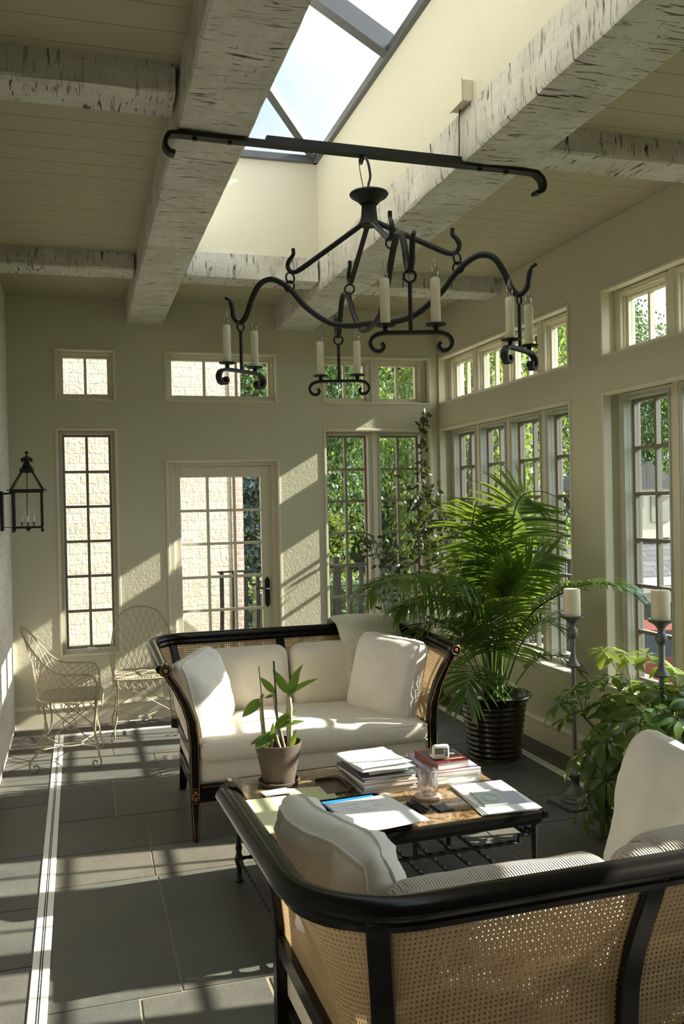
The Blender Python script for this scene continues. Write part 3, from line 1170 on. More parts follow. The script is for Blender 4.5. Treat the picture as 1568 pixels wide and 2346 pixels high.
def sofa(name, label, loc, rz, ch_=.39, cm_='linen', mid=0.0, cy_=.245):
    root = thing(name, label, 'sofa', loc, rz, None)
    L = M['lacquer']
    # rail with a flat moulded section
    pts, up = [], []
    for k in range(90):
        s_ = SMAX * k / 89
        p, n = at_s(s_)
        pts.append(Vector((p.x, p.y, rail_z(s_))))
    mb = MB()
    mb.tube(pts, .034, 12, up=(0, 0, 1), ry=0.72)
    mb.build('back_rail', L, root)
    mb = MB()
    pts2 = [p + Vector((0, 0, -.027)) for p in pts]
    pts2 = [shell(SMAX * k / 89, rail_z(SMAX * k / 89) - .03) for k in range(90)]
    mb.tube(pts2, .022, 8, up=(0, 0, 1), ry=0.9)
    mb.build('rail_moulding', L, root)
    # cane panels between stiles
    zb = 0.47
    s_l, s_r = 0.0, SMAX
    sc = DEP - CR + CR * PI / 2
    stiles = [sc - .09, SMAX / 2 + mid, SMAX - sc + .09]
    cuts = [0.012] + stiles + [SMAX - 0.012]
    for a, b in zip(cuts[:-1], cuts[1:]):
        mb = MB()
        mb.grid(lambda u, v, a=a, b=b: shell(lerp(a, b, u), lerp(zb, rail_z(lerp(a, b, u)) - .012, v)), max(6, int((b - a) / .04)), 12, uvs=(b - a, .43))
        mb.build('cane_panel', M['cane'], root, smooth=180)
    # bottom rail of the cane
    mb = MB()
    bp = [shell(SMAX * k / 89, .455) for k in range(90)]
    mb.tube(bp, .021, 4, up=(0, 0, 1), ry=1.25, square=True)
    mb.build('lower_rail', L, root, smooth=30)
    # stiles at the corners and the middle of the back
    for s_ in stiles:
        p, n = at_s(s_)
        zs = [.44 + (.90 - .44) * i / 12 for i in range(13)]
        mb = MB()
        rect_sweep(mb, [shell(s_, z, -.004) for z in zs], -n, .05, .03)
        mb.build('back_stile', L, root, smooth=30, bevel=.004)
    # front posts: scroll, curved upright, square leg
    for sx in (-1, 1):
        s_ = .012 if sx < 0 else SMAX - .012
        zs = [0.0, .05, .12, .19, .21, .30, .40, .50, .56, .61, .66, .70, .74, .78, .81, .84, .87, .895]
        ws = [.030, .034, .040, .046, .05, .05, .05, .05, .05, .05, .048, .046, .044, .042, .04, .038, .036, .034]
        pp = [shell(s_, z) + Vector((0, .005, 0)) for z in zs]
        fp = MB()
        rect_sweep(fp, pp, Vector((0, 1, 0)), ws, .046)
        c = shell(s_, .886)
        post = fp.build('front_post', L, root, smooth=30, bevel=.003)
        sc_ = MB()
        cy0, cy1 = DEP - .024, DEP + .034
        N = 18
        vs = [(c.x - sx * .0 + .032 * math.cos(2 * PI * k / N), y_, .884 + .032 * math.sin(2 * PI * k / N)) for y_ in (cy0, cy1) for k in range(N)]
        sc_.add(vs, [tuple(range(N)), tuple(range(N, 2 * N))[::-1]] + [(k, N + k, N + (k + 1) % N, (k + 1) % N) for k in range(N)])
        sc_.build('arm_scroll', L, root, smooth=30, bevel=.004)
        g = MB()
        for e_ in (-1, 1):
            gp = []
            for p, w in zip(pp, ws):
                gp.append(p + Vector((e_ * (w / 2 - .006), .0245, 0)))
            g.tube(gp[4:], .0014, 4)
            g.tube(gp[:4], .0014, 4)
        g.tube([(c.x + .024 * math.cos(a), cy1 + .001, .884 + .024 * math.sin(a)) for a in [2 * PI * k / 20 for k in range(20)]], .0014, 4, closed=True)
        g.lathe([(.0001, 0), (.011, .0), (.009, .003), (.0001, .004)], 10)
        for i in range(len(g.v) - 40, len(g.v)):
            x, y_, z = g.v[i]
            g.v[i] = (c.x + x, cy1 + z, .884 + y_)
        # sunburst block
        b0 = shell(s_, .235)
        for k in range(8):
            a = PI / 8 + k * PI / 4
            r_ = .026 if k % 1 == 0 else .02
            d = Vector((math.cos(a) * .8, 0, math.sin(a) * 1.25))
            e_ = Vector((-math.sin(a), 0, math.cos(a)))
            o_ = b0 + Vector((0, .0292, 0))
            g.add([o_ + d * .005, o_ + d * .016 + e_ * .0042, o_ + d * .026, o_ + d * .016 - e_ * .0042], [(0, 1, 2, 3)])
        for z in (.198, .272):
            g.bar(b0 + Vector((-.022, .0288, z - .235)), b0 + Vector((.022, .0288, z - .235)), .002, .002)
        g.build('gold_inlay', M['gold'], root, smooth=0)
    # back legs, splayed
    for sx in (-1, 1):
        mb = MB()
        x = sx * (HL - .15 - .03)
        rect_sweep(mb, [Vector((x, .16, .30)), Vector((x, .13, .2)), Vector((x, .07, .09)), Vector((x, .0, .0))], Vector((0, 1, 0)), [.05, .05, .045, .036], .045)
        mb.build('back_leg', L, root, smooth=30, bevel=.003)
    # apron and upholstered platform
    hx_ = HL - .15
    mb = MB()
    mb.bx(-hx_ + .026, hx_ - .026, DEP - .02, DEP + .02, .195, .283)
    mb.bx(-hx_ + .0, -hx_ + .03, .16, DEP - .03, .205, .275)
    mb.bx(hx_ - .03, hx_, .16, DEP - .03, .205, .275)
    mb.bx(-hx_ + .03, hx_ - .03, .13, .16, .205, .275)
    mb.build('apron', L, root, smooth=0, bevel=.003)
    g = MB()
    for z in (.20, .278):
        g.bar((-hx_ + .03, DEP + .021, z), (hx_ - .03, DEP + .021, z), .002, .002)
    g.build('gold_line', M['gold'], root, smooth=0)
    mb = MB()
    mb.roundbox((0, (.145 + DEP) / 2, .355), (2 * hx_ - .012, DEP - .145 + .01, .145), .03, 6, 0, None, .002, 3)
    mb.build('seat_platform', M['linen'], root, smooth=180)
    mb = MB()
    mb.roundbox((0, (.15 + DEP + .03) / 2 + .0, .447), (2 * hx_ - .045, DEP - .15 + .03, .115), .045, 8, .035, None, .007, 8)
    sc_ = mb.build('seat_cushion', M['linen'], root, smooth=180)
    pp = MB()
    x1, y1 = hx_ - .045, DEP + .012
    for z in (.408, .488):
        pp.tube(spline([(-x1, .3, z), (-x1, y1 - .04, z), (-x1 + .03, y1, z), (-.3, y1 + .004, z), (.3, y1 + .004, z), (x1 - .03, y1, z), (x1, y1 - .04, z), (x1, .3, z)], 6), .006, 6)
    pp.build('piping', M['linen'], sc_)
    # two loose back cushions leaning on the cane
    for sx in (-1, 1):
        mb = MB()
        rot = Matrix.Rotation(math.radians(-12 * -1), 4, 'X').to_3x3()
        rot = Matrix.Rotation(math.radians(90 + 12), 3, 'X')
        mb.roundbox((sx * .293, cy_, .48 + ch_ / 2), (.578, ch_, .17), .075, 8, .03, rot, .012, sx * 4.0)
        mb.build('back_cushion', M[cm_], root, smooth=180)
    return root


def place_pillow(name, label, size, thick, loc, nrm, roll, seed, m=None, wr=.012, group=None, plump=.5, gus=.07):
    mb, paths = pillow(size, thick, seed, wr=wr, plump=plump, gus=gus)
    z = Vector(nrm).normalized()
    upv = Vector((0, 0, 1))
    x = upv.cross(z).normalized()
    y = z.cross(x)
    R = Matrix((x, y, z)).transposed() @ Matrix.Rotation(roll, 3, 'Z')
    mb.v = [tuple(R @ Vector(p)) for p in mb.v]
    o = mb.build(name, m or M['damask'], None, smooth=180, loc=loc)
    tag(o, label, 'pillow', group)
    pm = MB()
    for path in paths:
        pm.tube([R @ p for p in path], .0045, 6, closed=True)
    pm.build('piping', m or M['damask'], o)
    return o

sofa_far = sofa('cane_sofa', 'black lacquered cane sofa with cream cushions in front of the glazed door', (1.192, 5.465, 0), PI)
sofa_near = sofa('cane_sofa', 'black lacquered cane sofa seen from behind with oatmeal back cushions', (1.205, 1.625, 0), math.radians(1.2), .385, 'tweed', -.05, .242)

place_pillow('throw_pillow', 'white pillow with piped gusset leaning in the arm nearest the wire chairs', .45, .25, (.632, 4.88, .680), (.90, -.55, .24), .08, 3, wr=.016, gus=.085)
place_pillow('throw_pillow', 'white pillow leaning on the sofa arm nearest the tall palm', .47, .22, (1.685, 4.86, .700), (-.92, -.55, .30), -.06, 7, gus=.085)
place_pillow('throw_pillow', 'large crumpled white pillow with raised seams slumped against the near sofa arm', .46, .22, (.635, 2.14, .705), (.90, .22, .33), .05, 12, wr=.042, gus=.08)
place_pillow('throw_pillow', 'smooth white pillow propped at the end of the near sofa by the leafy shrub', .50, .19, (1.69, 2.27, .700), (-1, -.10, .26), -.09, 18, gus=.06, wr=.018)


pad = thing('notebook', 'thin grey notebook leaning on the crumpled pillow of the near sofa', 'notebook', (.845, 2.20, .515))
pr = Matrix.Rotation(math.radians(-24), 3, 'Y')
mb = MB()
mb.box(pr @ Vector((0, 0, .11)), (.003, .25, .22), pr)
mb.box(pr @ Vector((.011, 0, .11)), (.003, .25, .22), pr)
mb.build('cover', M['screen'], pad, smooth=0)
MB().box(pr @ Vector((.0055, 0, .11)), (.0078, .242, .212), pr).build('pages', M['black'], pad, smooth=0)


def cloth_strip(name, label, cat, path, x0, x1, m, th=.02, seed=0, folds=0.006, rot=None, loc=(0, 0, 0)):
    P = spline(path, 6)
    N = len(P) - 1
    mb = MB()
    def fn(u, v, off):
        i = min(N, int(round(v * N)))
        p = P[i]
        a, b = P[max(0, i - 1)], P[min(N, i + 1)]
        t_ = (b - a).normalized()
        n = Vector((0, -t_.z, t_.y))
        w = folds * mnoise.noise(Vector((u * 3 + seed, p.y * 6, p.z * 6)))
        e_ = .012 * mnoise.noise(Vector((seed, v * 4, 1 if u > .5 else 5)))
        q = p + n * (off + w)
        return Vector((lerp(x0, x1, u) + (e_ if u in (0, 1) else e_ * .5), q.y, q.z))
    nu = 24
    mb.grid(lambda u, v: fn(u, v, th / 2 * (1 - (2 * u - 1) ** 10)), nu, N)
    mb.grid(lambda u, v: fn(u, v, -th / 2 * (1 - (2 * u - 1) ** 10)), nu, N, flip=True)
    for v in (0, 1):
        mb.grid(lambda u, w, v=v: fn(u, v, lerp(-th / 2, th / 2, w) * (1 - (2 * u - 1) ** 10)), nu, 1, flip=not v)
    o = mb.build(name, m, None, smooth=60, loc=loc)
    if rot is not None:
        o.rotation_euler = (0, 0, rot)
    return tag(o, label, cat)

# folded cable knit throw over the far sofa back
cloth_strip('knitted_throw', 'folded cream cable knit throw hanging over the far sofa back', 'throw',
            [(0, 5.545, .76), (0, 5.53, .86), (0, 5.51, .945), (0, 5.46, .978), (0, 5.39, .972), (0, 5.30, .955), (0, 5.215, .90), (0, 5.155, .80), (0, 5.12, .69), (0, 5.105, .63)], 1.515, 1.915, M['knit'], .035, 2)
# oatmeal throw bunched along the near sofa back
cloth_strip('knitted_throw', 'oatmeal ribbed throw bunched along the top of the near sofa back', 'throw',
            [(0, .12, .78), (0, .135, .82), (0, .18, .85), (0, .25, .85), (0, .32, .82), (0, .365, .74), (0, .385, .64)], .10, .62, M['tweed'], .045, 6, .03, math.radians(1.2), (1.205, 1.625, 0))

# ================================================================== COFFEE TABLE
def stone_mat():
    t = NT('brown marble')
    v = t.coord()
    n = t.noise(v, 11, 8, 0.68, 1.6)
    c = t.ramp(n, [(0.25, (0.035, 0.020, 0.010)), (0.42, (0.13, 0.072, 0.032)), (0.52, (0.31, 0.215, 0.115)), (0.60, (0.09, 0.058, 0.033)), (0.75, (0.40, 0.33, 0.23))])
    return t.done(t.bsdf(c, 0.06, 0, 0.6))
M['stone'] = stone_mat()
TZ = .462
tab = thing('coffee_table', 'marble topped coffee table with black rim on twisted iron legs', 'coffee table', (1.20, 3.62, 0), math.radians(2))
tw, td = .565, .455
MB().bx(-tw + .028, tw - .028, -td + .028, td - .028, TZ - .03, TZ).build('table_top', M['stone'], tab, smooth=0, bevel=.002)
mb = MB()
for a, b, c, e in ((-tw, -tw + .03, -td, td), (tw - .03, tw, -td, td), (-tw + .03, tw - .03, -td, -td + .03), (-tw + .03, tw - .03, td - .03, td)):
    mb.bx(a, b, c, e, TZ - .034, TZ - .0005)
mb.build('rim', M['lacquer'], tab, smooth=0, bevel=.006)
mb = MB()
for a, b, c, e in ((-tw + .02, -tw + .04, -td + .02, td - .02), (tw - .04, tw - .02, -td + .02, td - .02), (-tw + .04, tw - .04, -td + .02, -td + .04), (-tw + .04, tw - .04, td - .04, td - .02)):
    mb.bx(a, b, c, e, TZ - .058, TZ - .034)
mb.build('apron', M['iron'], tab, smooth=0, bevel=.003)
lx, ly = tw - .045, td - .045
for sx in (-1, 1):
    for sy in (-1, 1):
        mb = MB()
        mb.lathe([(.019, 0), (.020, .010), (.012, .02), (.011, .05), (.013, .075), (.017, .088), (.021, .102), (.017, .116), (.012, .130), (.014, .145), (.016, .153), (.011, .175), (.010, .26), (.013, .36), (.012, TZ - .056)], 12, (sx * lx, sy * ly, 0))
        mb.build('leg', M['iron'], tab)


def twisted(mb, a, b, r, pitch=.05):
    a, b = Vector(a), Vector(b)
    L = (b - a).length
    n = max(8, int(L / pitch * 6))
    d = (b - a).normalized()
    u = d.orthogonal().normalized()
    w = d.cross(u)
    vs, fs = [], []
    for i in range(n + 1):
        th = 2 * PI * (L * i / n) / pitch / 4
        p = a + d * (L * i / n)
        for k in range(4):
            an = th + k * PI / 2
            vs.append(p + u * math.cos(an) * r + w * math.sin(an) * r)
    for i in range(n):
        for k in range(4):
            fs.append((i * 4 + k, i * 4 + (k + 1) % 4, (i + 1) * 4 + (k + 1) % 4, (i + 1) * 4 + k))
    fs += [(3, 2, 1, 0), tuple(n * 4 + k for k in range(4))]
    mb.add(vs, fs)
for sy in (-1, 1):
    mb = MB()
    y = sy * ly
    twisted(mb, (-lx + .07, y, .335), (lx - .07, y, .335), .009)
    for sx in (-1, 1):
        mb.tube([(sx * (lx - .07), y, .335), (sx * (lx - .072), y, .36), (sx * lx, y, .362)], .008, 6)
    mb.bar((0, y, .335), (0, y, TZ - .056), .014, .014, (0, 1, 0))
    mb.build('side_rail', M['iron'], tab, smooth=30)
for sx in (-1, 1):
    mb = MB()
    x = sx * lx
    twisted(mb, (x, -ly + .07, .335), (x, ly - .07, .335), .009)
    for s_ in (-1, 1):
        mb.tube([(x, s_ * (ly - .07), .335), (x, s_ * (ly - .072), .36), (x, s_ * ly, .362)], .008, 6)
    mb.build('side_rail', M['iron'], tab, smooth=30)
    mb = MB()
    twisted(mb, (x, -ly, .105), (x, ly, .105), .009)
    mb.build('stretcher', M['iron'], tab, smooth=30)
for sy in (-1, 1):
    mb = MB()
    twisted(mb, (-lx, sy * ly, .105), (lx, sy * ly, .105), .009)
    mb.build('stretcher', M['iron'], tab, smooth=30)
for k in range(8):
    x = -lx + 2 * lx * (k + 1) / 9
    mb = MB()
    twisted(mb, (x, -ly, .112), (x, ly, .112), .009)
    mb.build('shelf_slat', M['iron'], tab, smooth=30)

# ================================================================== ON THE TABLE
def cover_mat(name, c, rough=.35):
    return plain(name, c, rough, 0, .5, nscale=8, var=.08)
M['terra'] = plain('brown clay', (0.085, 0.064, 0.045), 0.85, nscale=18, var=.25, bump=.6, bdist=.004)
M['yellow'] = plain('pale yellow paper', (0.72, 0.72, 0.42), .8, var=.02)
M['blue'] = cover_mat('blue folder', (0.015, 0.20, 0.42))
M['page'] = plain('book pages', (0.70, 0.66, 0.58), .85, nscale=90, var=.1)
M['ink'] = plain('grey ink', (0.20, 0.21, 0.24), .8)
M['cork'] = plain('pink marble', (0.50, 0.33, 0.27), .4, nscale=30, var=.2)

pot = thing('orchid_pot', 'brown clay pot of staked orchid canes on the corner of the coffee table', 'potted plant', (.835, 3.90, TZ))
MB().lathe([(.080, 0), (.090, .004), (.094, .018), (.088, .020), (.082, .010), (.001, .008)], 28, cap1=False).build('saucer', M['terra'], pot)
MB().lathe([(.066, .009), (.070, .012), (.082, .07), (.094, .13), (.104, .178), (.105, .184), (.100, .185), (.096, .176), (.090, .145)], 32, cap1=False).build('pot', M['terra'], pot)
MB().lathe([(.0905, .147), (.0001, .152)], 20, cap0=False, cap1=False).build('soil', M['soil'], pot)
M['cane_stem'] = plain('pale orchid cane', (0.42, 0.36, 0.24), .6, nscale=30, var=.3)
M['darkstake'] = plain('dark green stake', (0.012, 0.022, 0.016), .5)
M['tanstake'] = plain('bamboo stake', (0.22, 0.16, 0.06), .6)
rt = Vector((.959, -.284, 0)); ft = Vector((.284, .959, 0))
def oc(a, d, z):
    return rt * a + ft * d + Vector((0, 0, z))
for pts, r in (([oc(-.055, 0, .14), oc(-.068, .0, .25), oc(-.072, .0, .36), oc(-.064, 0, .40)], .0085), ([oc(.03, .01, .14), oc(.012, .01, .22), oc(-.008, .01, .33), oc(-.012, .01, .40)], .0080),
               ([oc(.055, -.02, .14), oc(.058, -.02, .24), oc(.060, -.02, .34), oc(.055, -.02, .39)], .0085), ([oc(.045, .02, .15), oc(.042, .03, .25), oc(.045, .03, .36), oc(.05, .02, .41)], .0065),
               ([oc(.02, -.03, .14), oc(.0, -.035, .2), oc(-.01, -.03, .26)], .0075), ([oc(-.03, -.03, .14), oc(-.025, -.04, .18), oc(-.02, -.03, .22)], .006)):
    sp_ = spline(pts, 6)
    MB().tube(sp_, [r * (1.0 + .12 * math.sin(i * 1.7)) for i in range(len(sp_))], 8).build('orchid_cane', M['cane_stem'], pot)
MB().tube([oc(-.05, -.01, .14), oc(-.078, -.01, .525)], .0028, 6).build('stake', M['tanstake'], pot)
MB().tube([oc(.005, 0, .14), oc(-.012, 0, .545)], .0042, 6).build('stake', M['darkstake'], pot)


def leaf(mb, base, dirv, nrm, L, W, bend=.25, fold=.15, seg=6, tip=1.0, shape=0.8):
    d = Vector(dirv).normalized()
    n = Vector(nrm)
    n = (n - d * n.dot(d))
    if n.length < 1e-4:
        n = d.orthogonal()
    n.normalize()
    s_ = d.cross(n)
    vs, fs = [], []
    for i in range(seg + 1):
        t_ = i / seg
        w = W / 2 * math.sin(PI * min(1, max(0.04, t_ ** shape * .97 + .02))) ** .85
        c = Vector(base) + d * (L * t_) - n * (bend * L * t_ * t_)
        vs += [c + s_ * w + n * (fold * w), c, c - s_ * w + n * (fold * w)]
    for i in range(seg):
        a = i * 3
        fs += [(a, a + 3, a + 4, a + 1), (a + 1, a + 4, a + 5, a + 2)]
    mb.add(vs, fs)

OL = [((.055, -.02, .385), (.35, 0, 1), (-.3, -1, 0), .13, .045), ((.055, -.02, .40), (1, -.1, .75), (-.4, -.6, .8), .15, .042), ((.05, .02, .41), (.45, .3, 1), (-.5, -.8, .2), .14, .04), ((.05, 0, .40), (-.5, 0, .8), (0, -1, .3), .13, .05),
      ((-.012, .01, .40), (-.6, 0, .7), (0, -1, .4), .10, .04), ((-.012, .01, .39), (-.9, 0, -.1), (0, -.6, .8), .05, .025), ((-.07, 0, .375), (-.75, -.2, -.55), (-.4, -1, .2), .12, .06),
      ((-.01, -.03, .25), (1, -.1, .45), (-.2, -.5, 1), .14, .05), ((-.01, -.03, .26), (.75, .1, .7), (-.4, -.7, .6), .12, .05), ((-.015, -.03, .24), (-.5, -.3, -.55), (-.5, -1, .4), .13, .06), ((-.02, -.03, .22), (-1, -.2, -.15), (0, -.6, 1), .11, .05),
      ((-.02, -.04, .21), (-.85, -.6, -.2), (0, -.6, 1), .10, .05), ((.06, -.05, .17), (.3, -.3, 1), (0, -1, 0), .09, .03), ((-.025, -.04, .19), (.1, -.4, 1), (0, -1, 0), .1, .03)]
for b, d, n, L_, W_l in OL:
    mb = MB()
    leaf(mb, oc(*b), oc(*d), oc(*n), L_ * .95, W_l * .82, .22, .2, 8)
    mb.build('leaf', M['orchid'], pot, smooth=180)


def slab_thing(name, label, cat, cx, cy, z, w, d, h, rot, m, group=None, bevel=.0015, parent=None):
    o = MB().bx(-w / 2, w / 2, -d / 2, d / 2, 0, h).build(name, m, parent, smooth=0, bevel=bevel, loc=(cx, cy, z))
    o.rotation_euler = (0, 0, rot)
    if label:
        tag(o, label, cat, group)
    return o


def magazine(label, cx, cy, z, w, d, h, rot, mcover, group):
    o = thing('magazine', label, 'magazine', (cx, cy, z), rot, group)
    MB().bx(-w / 2 + .001, w / 2 - .003, -d / 2 + .001, d / 2 - .003, .001, h - .001).build('pages', M['page'], o, smooth=0)
    mb = MB()
    mb.bx(-w / 2, w / 2, -d / 2, d / 2, 0, .001).bx(-w / 2, w / 2, -d / 2, d / 2, h - .001, h).bx(-w / 2 - .0012, -w / 2, -d / 2, d / 2, 0, h)
    mb.build('cover', mcover, o, smooth=0)
    return o

cov = [cover_mat('cover ' + n, c) for n, c in (('grey', (.35, .36, .38)), ('slate', (.10, .12, .15)), ('white', (.66, .66, .68)), ('tan', (.42, .34, .24)), ('green', (.05, .14, .06)), ('lilac', (.45, .42, .62)), ('dark', (.03, .03, .035)), ('red', (.30, .05, .04)), ('skyblue', (.35, .46, .58)))]
# left stack
rnd = random.Random(11)
z = TZ
names_l = ['bottom magazine of the taller stack beside the orchid pot', 'second magazine up in the taller stack under the loose papers', 'third magazine up in the taller stack, grey spine', 'fourth magazine up in the taller stack, tan spine',
           'fifth magazine up in the taller stack, white cover edge', 'sixth magazine up in the taller stack, dark cover', 'topmost magazine of the taller stack, under the thin white book']
for i, (h, ci) in enumerate(((.014, 0), (.010, 2), (.012, 1), (.016, 3), (.011, 2), (.009, 6), (.008, 1))):
    magazine(names_l[i], 1.245 + rnd.uniform(-.008, .008), 3.735 + rnd.uniform(-.008, .008), z, .245, .30, h, math.radians(3 + rnd.uniform(-4, 4)), cov[ci], 'magazines in the taller stack')
    z += h
bk = thing('book', 'cream edged book lying under the curled white papers', 'book', (1.25, 3.70, z), math.radians(5))
MB().bx(-.095, .09, -.085, .085, .003, .027).build('pages', M['page'], bk, smooth=0)
MB().bx(-.1, .095, -.09, .09, 0, .003).bx(-.1, .095, -.09, .09, .027, .030).bx(-.103, -.1, -.09, .09, 0, .03).build('cover', cov[6], bk, smooth=0)
z += .031
for i, (dx, dy, rr, lab) in enumerate(((0, 0, 4, 'lower white paper sheet on top of the taller stack'), (-.012, .03, 9, 'curled white paper sheet topmost on the taller stack'))):
    mb = MB()
    zz = .0015 + i * .003
    mb.grid(lambda u, v, i=i: Vector(((u - .5) * .245, (v - .5) * .27, .006 * i + .004 * mnoise.noise(Vector((u * 2, v * 2, i * 3))) + .012 * max(0, u - .75) * -2 * .0 + .006 * (2 * v - 1) ** 2)), 12, 12)
    o = mb.build('paper_sheet', M['paper'], None, smooth=180, solid=.0012, loc=(1.225 + dx, 3.68 + dy, z + zz))
    o.rotation_euler = (0, 0, math.radians(rr))
    tag(o, lab, 'paper', 'loose papers on the taller stack')

# right stack
z = TZ
for i, (h, ci, lab) in enumerate(((.010, 8, 'bottom magazine of the stack under the red book, blue page edge'), (.009, 2, 'second magazine of the stack under the red book'), (.020, 2, 'thick white catalogue in the stack under the red book'), (.012, 4, 'green covered magazine in the stack under the red book'), (.018, 5, 'lilac covered magazine directly under the red book'))):
    magazine(lab, 1.56 + rnd.uniform(-.008, .008), 3.745 + rnd.uniform(-.006, .006), z, .225, .32, h, math.radians(1 + rnd.uniform(-4, 4)), cov[ci], 'magazines under the red book')
    z += h
red = thing('book', 'red and black hardback book under the small white clock', 'book', (1.545, 3.72, z), math.radians(4))
bw, bd = .155, .235
MB().bx(-bw / 2 + .002, bw / 2 - .005, -bd / 2 + .004, bd / 2 - .004, .003, .032).build('pages', M['page'], red, smooth=0)
cvr = MB().bx(-bw / 2, bw / 2, -bd / 2, bd / 2, 0, .003).bx(-bw / 2, bw / 2, -bd / 2, bd / 2, .032, .035).bx(-bw / 2 - .003, -bw / 2, -bd / 2, bd / 2, 0, .035).build('cover', cover_mat('dark red cover', (.15, .020, .018), .3), red, smooth=0, bevel=.0008)
MB().bx(-bw / 2 + .001, bw / 2 - .001, -.055, .10, .0351, .0354).build('cover_band', M['black'], cvr, smooth=0)


def marks(y, x0, x1, h, z, m, parent, seed, upright=None):
    """worn, unreadable print: a row of little letter strokes"""
    r_ = random.Random(seed)
    mb = MB()
    x = x0
    while x < x1 - .004:
        w = r_.uniform(.006, .010)
        st = .0022
        k = r_.randrange(4)
        rects = [(x, x + st, 0, h)]
        if k != 1:
            rects.append((x + st, x + w, h - st, h))
        if k in (0, 2):
            rects.append((x + st, x + w, 0, st))
        if k in (1, 2, 3):
            rects.append((x + w - st, x + w, st, h - st))
        for a_, b_, c_, d_ in rects:
            mb.bx(a_, b_, y + c_, y + d_, z, z + .0002)
        x += w + .003
    return mb.build('lettering', m, parent, smooth=0)
M['cream'] = plain('cream print', (.62, .55, .40), .6)
marks(.018, -.045, .055, .018, .0354, M['gold'], cvr, 1)
marks(-.014, -.055, .06, .021, .0354, M['cream'], cvr, 2)
marks(-.085, -.03, .06, .014, .0352, M['cream'], cvr, 3)
z += .0355
clk = thing('desk_clock', 'small white digital clock standing on the red book', 'clock', (1.512, 3.655, z), math.radians(-8))
mb = MB()
mb.roundbox((0, 0, .032), (.075, .026, .064), .011, 8)
mb.build('body', M['white'], clk, smooth=60)
MB().bx(-.028, .010, -.0138, -.012, .026, .050).build('screen', M['black'], clk, smooth=0)
M['lcd'] = plain('lcd display', (.20, .19, .08), .3)
MB().bx(-.025, .007, -.0142, -.0139, .029, .047).build('display', M['lcd'], clk, smooth=0)
kb = MB()
for j in range(3):
    kb.bx(.015, .030, -.0145, -.012, .016 + j * .012, .025 + j * .012)
kb.build('button', M['ink'], clk, smooth=0)

# tumbler on a coaster
cs_ = MB().lathe([(.0001, 0), (.056, 0), (.058, .004), (.056, .010), (.0001, .0105)], 28, cap0=False, cap1=False).build('coaster', M['cork'], None, smooth=40, loc=(1.382, 3.492, TZ))
tag(cs_, 'round pink marble coaster under the cut glass tumbler', 'coaster')
t = NT('crystal')
t_g = t.n.new('ShaderNodeBsdfGlass'); t_g.inputs['IOR'].default_value = 1.45; t_g.inputs['Roughness'].default_value = 0.02
t_t = t.n.new('ShaderNodeBsdfTransparent'); t_t.inputs['Color'].default_value = (.92, .93, .93, 1)
t_m = t.n.new('ShaderNodeMixShader'); t_m.inputs[0].default_value = .45
t.link(t_g.outputs[0], t_m.inputs[1]); t.link(t_t.outputs[0], t_m.inputs[2])
M['crystal'] = t.done(t_m.outputs[0])
mb = MB()
prof = [(.036, 0), (.041, .004), (.043, .02), (.042, .045), (.0385, .07), (.041, .092), (.044, .105), (.0415, .105), (.037, .09), (.035, .07), (.037, .045), (.036, .02), (.001, .014)]
N = 36
vs, fs = [], []
for i, (r, zz) in enumerate(prof):
    for k in range(N):
        a = 2 * PI * k / N + zz * 6
        f_ = 1 + (.035 if (k % 3 == 0) else -.015) * (1 if 1 < i < 5 else 0)
        vs.append((r * f_ * math.cos(a), r * f_ * math.sin(a), zz))
for i in range(len(prof) - 1):
    for k in range(N):
        fs.append((i * N + k, i * N + (k + 1) % N, (i + 1) * N + (k + 1) % N, (i + 1) * N + k))
fs.append(tuple(range(N))[::-1])
fs.append(tuple((len(prof) - 1) * N + k for k in range(N)))
tb = mb.add(vs, fs).build('glass_tumbler', M['crystal'], None, smooth=20, loc=(1.385, 3.495, TZ + .0108))
tag(tb, 'cut crystal tumbler standing on the pink coaster', 'glass')

# pens and calculator
def pen(label, a, b, m):
    a, b = Vector((*a, TZ + .0062)), Vector((*b, TZ + .0062))
    o = thing('pen', label, 'pen', a, 0, 'pens in front of the tumbler')
    d = b - a
    MB().tube([d * 0, d * .06, d * .62], [.003, .0052, .0052], 8).build('barrel', m, o)
    MB().tube([d * .62, d * .97, d * 1.0], [.0056, .0056, .003], 8).build('cap', m, o)
    MB().bar(d * .66 + Vector((0, 0, .0064)), d * .9 + Vector((0, 0, .0064)), .003, .0015).build('clip', M['pew'], o, smooth=0)
navy = cover_mat('navy plastic', (.012, .016, .06), .25)
pen('navy pen lying closest to the white papers', (1.286, 3.31), (1.272, 3.447), navy)
pen('navy pen in the middle of the three pens', (1.302, 3.312), (1.289, 3.455), navy)
pen('black pen with pale band closest to the calculator', (1.322, 3.333), (1.300, 3.472), M['black'])
cal = thing('calculator', 'small black pocket calculator on the marble table top', 'calculator', (1.382, 3.345, TZ), math.radians(6))
MB().bx(-.031, .031, -.048, .048, 0, .008).build('body', M['black'], cal, smooth=0, bevel=.002)
MB().bx(-.024, .024, .022, .040, .0081, .0088).build('display', M['lcd'], cal, smooth=0)
for j in range(4):
    for i in range(4):
        MB().bx(-.025 + i * .013, -.016 + i * .013, -.043 + j * .0145, -.033 + j * .0145, .0081, .0102).build('key', M['ink'], cal, smooth=0)

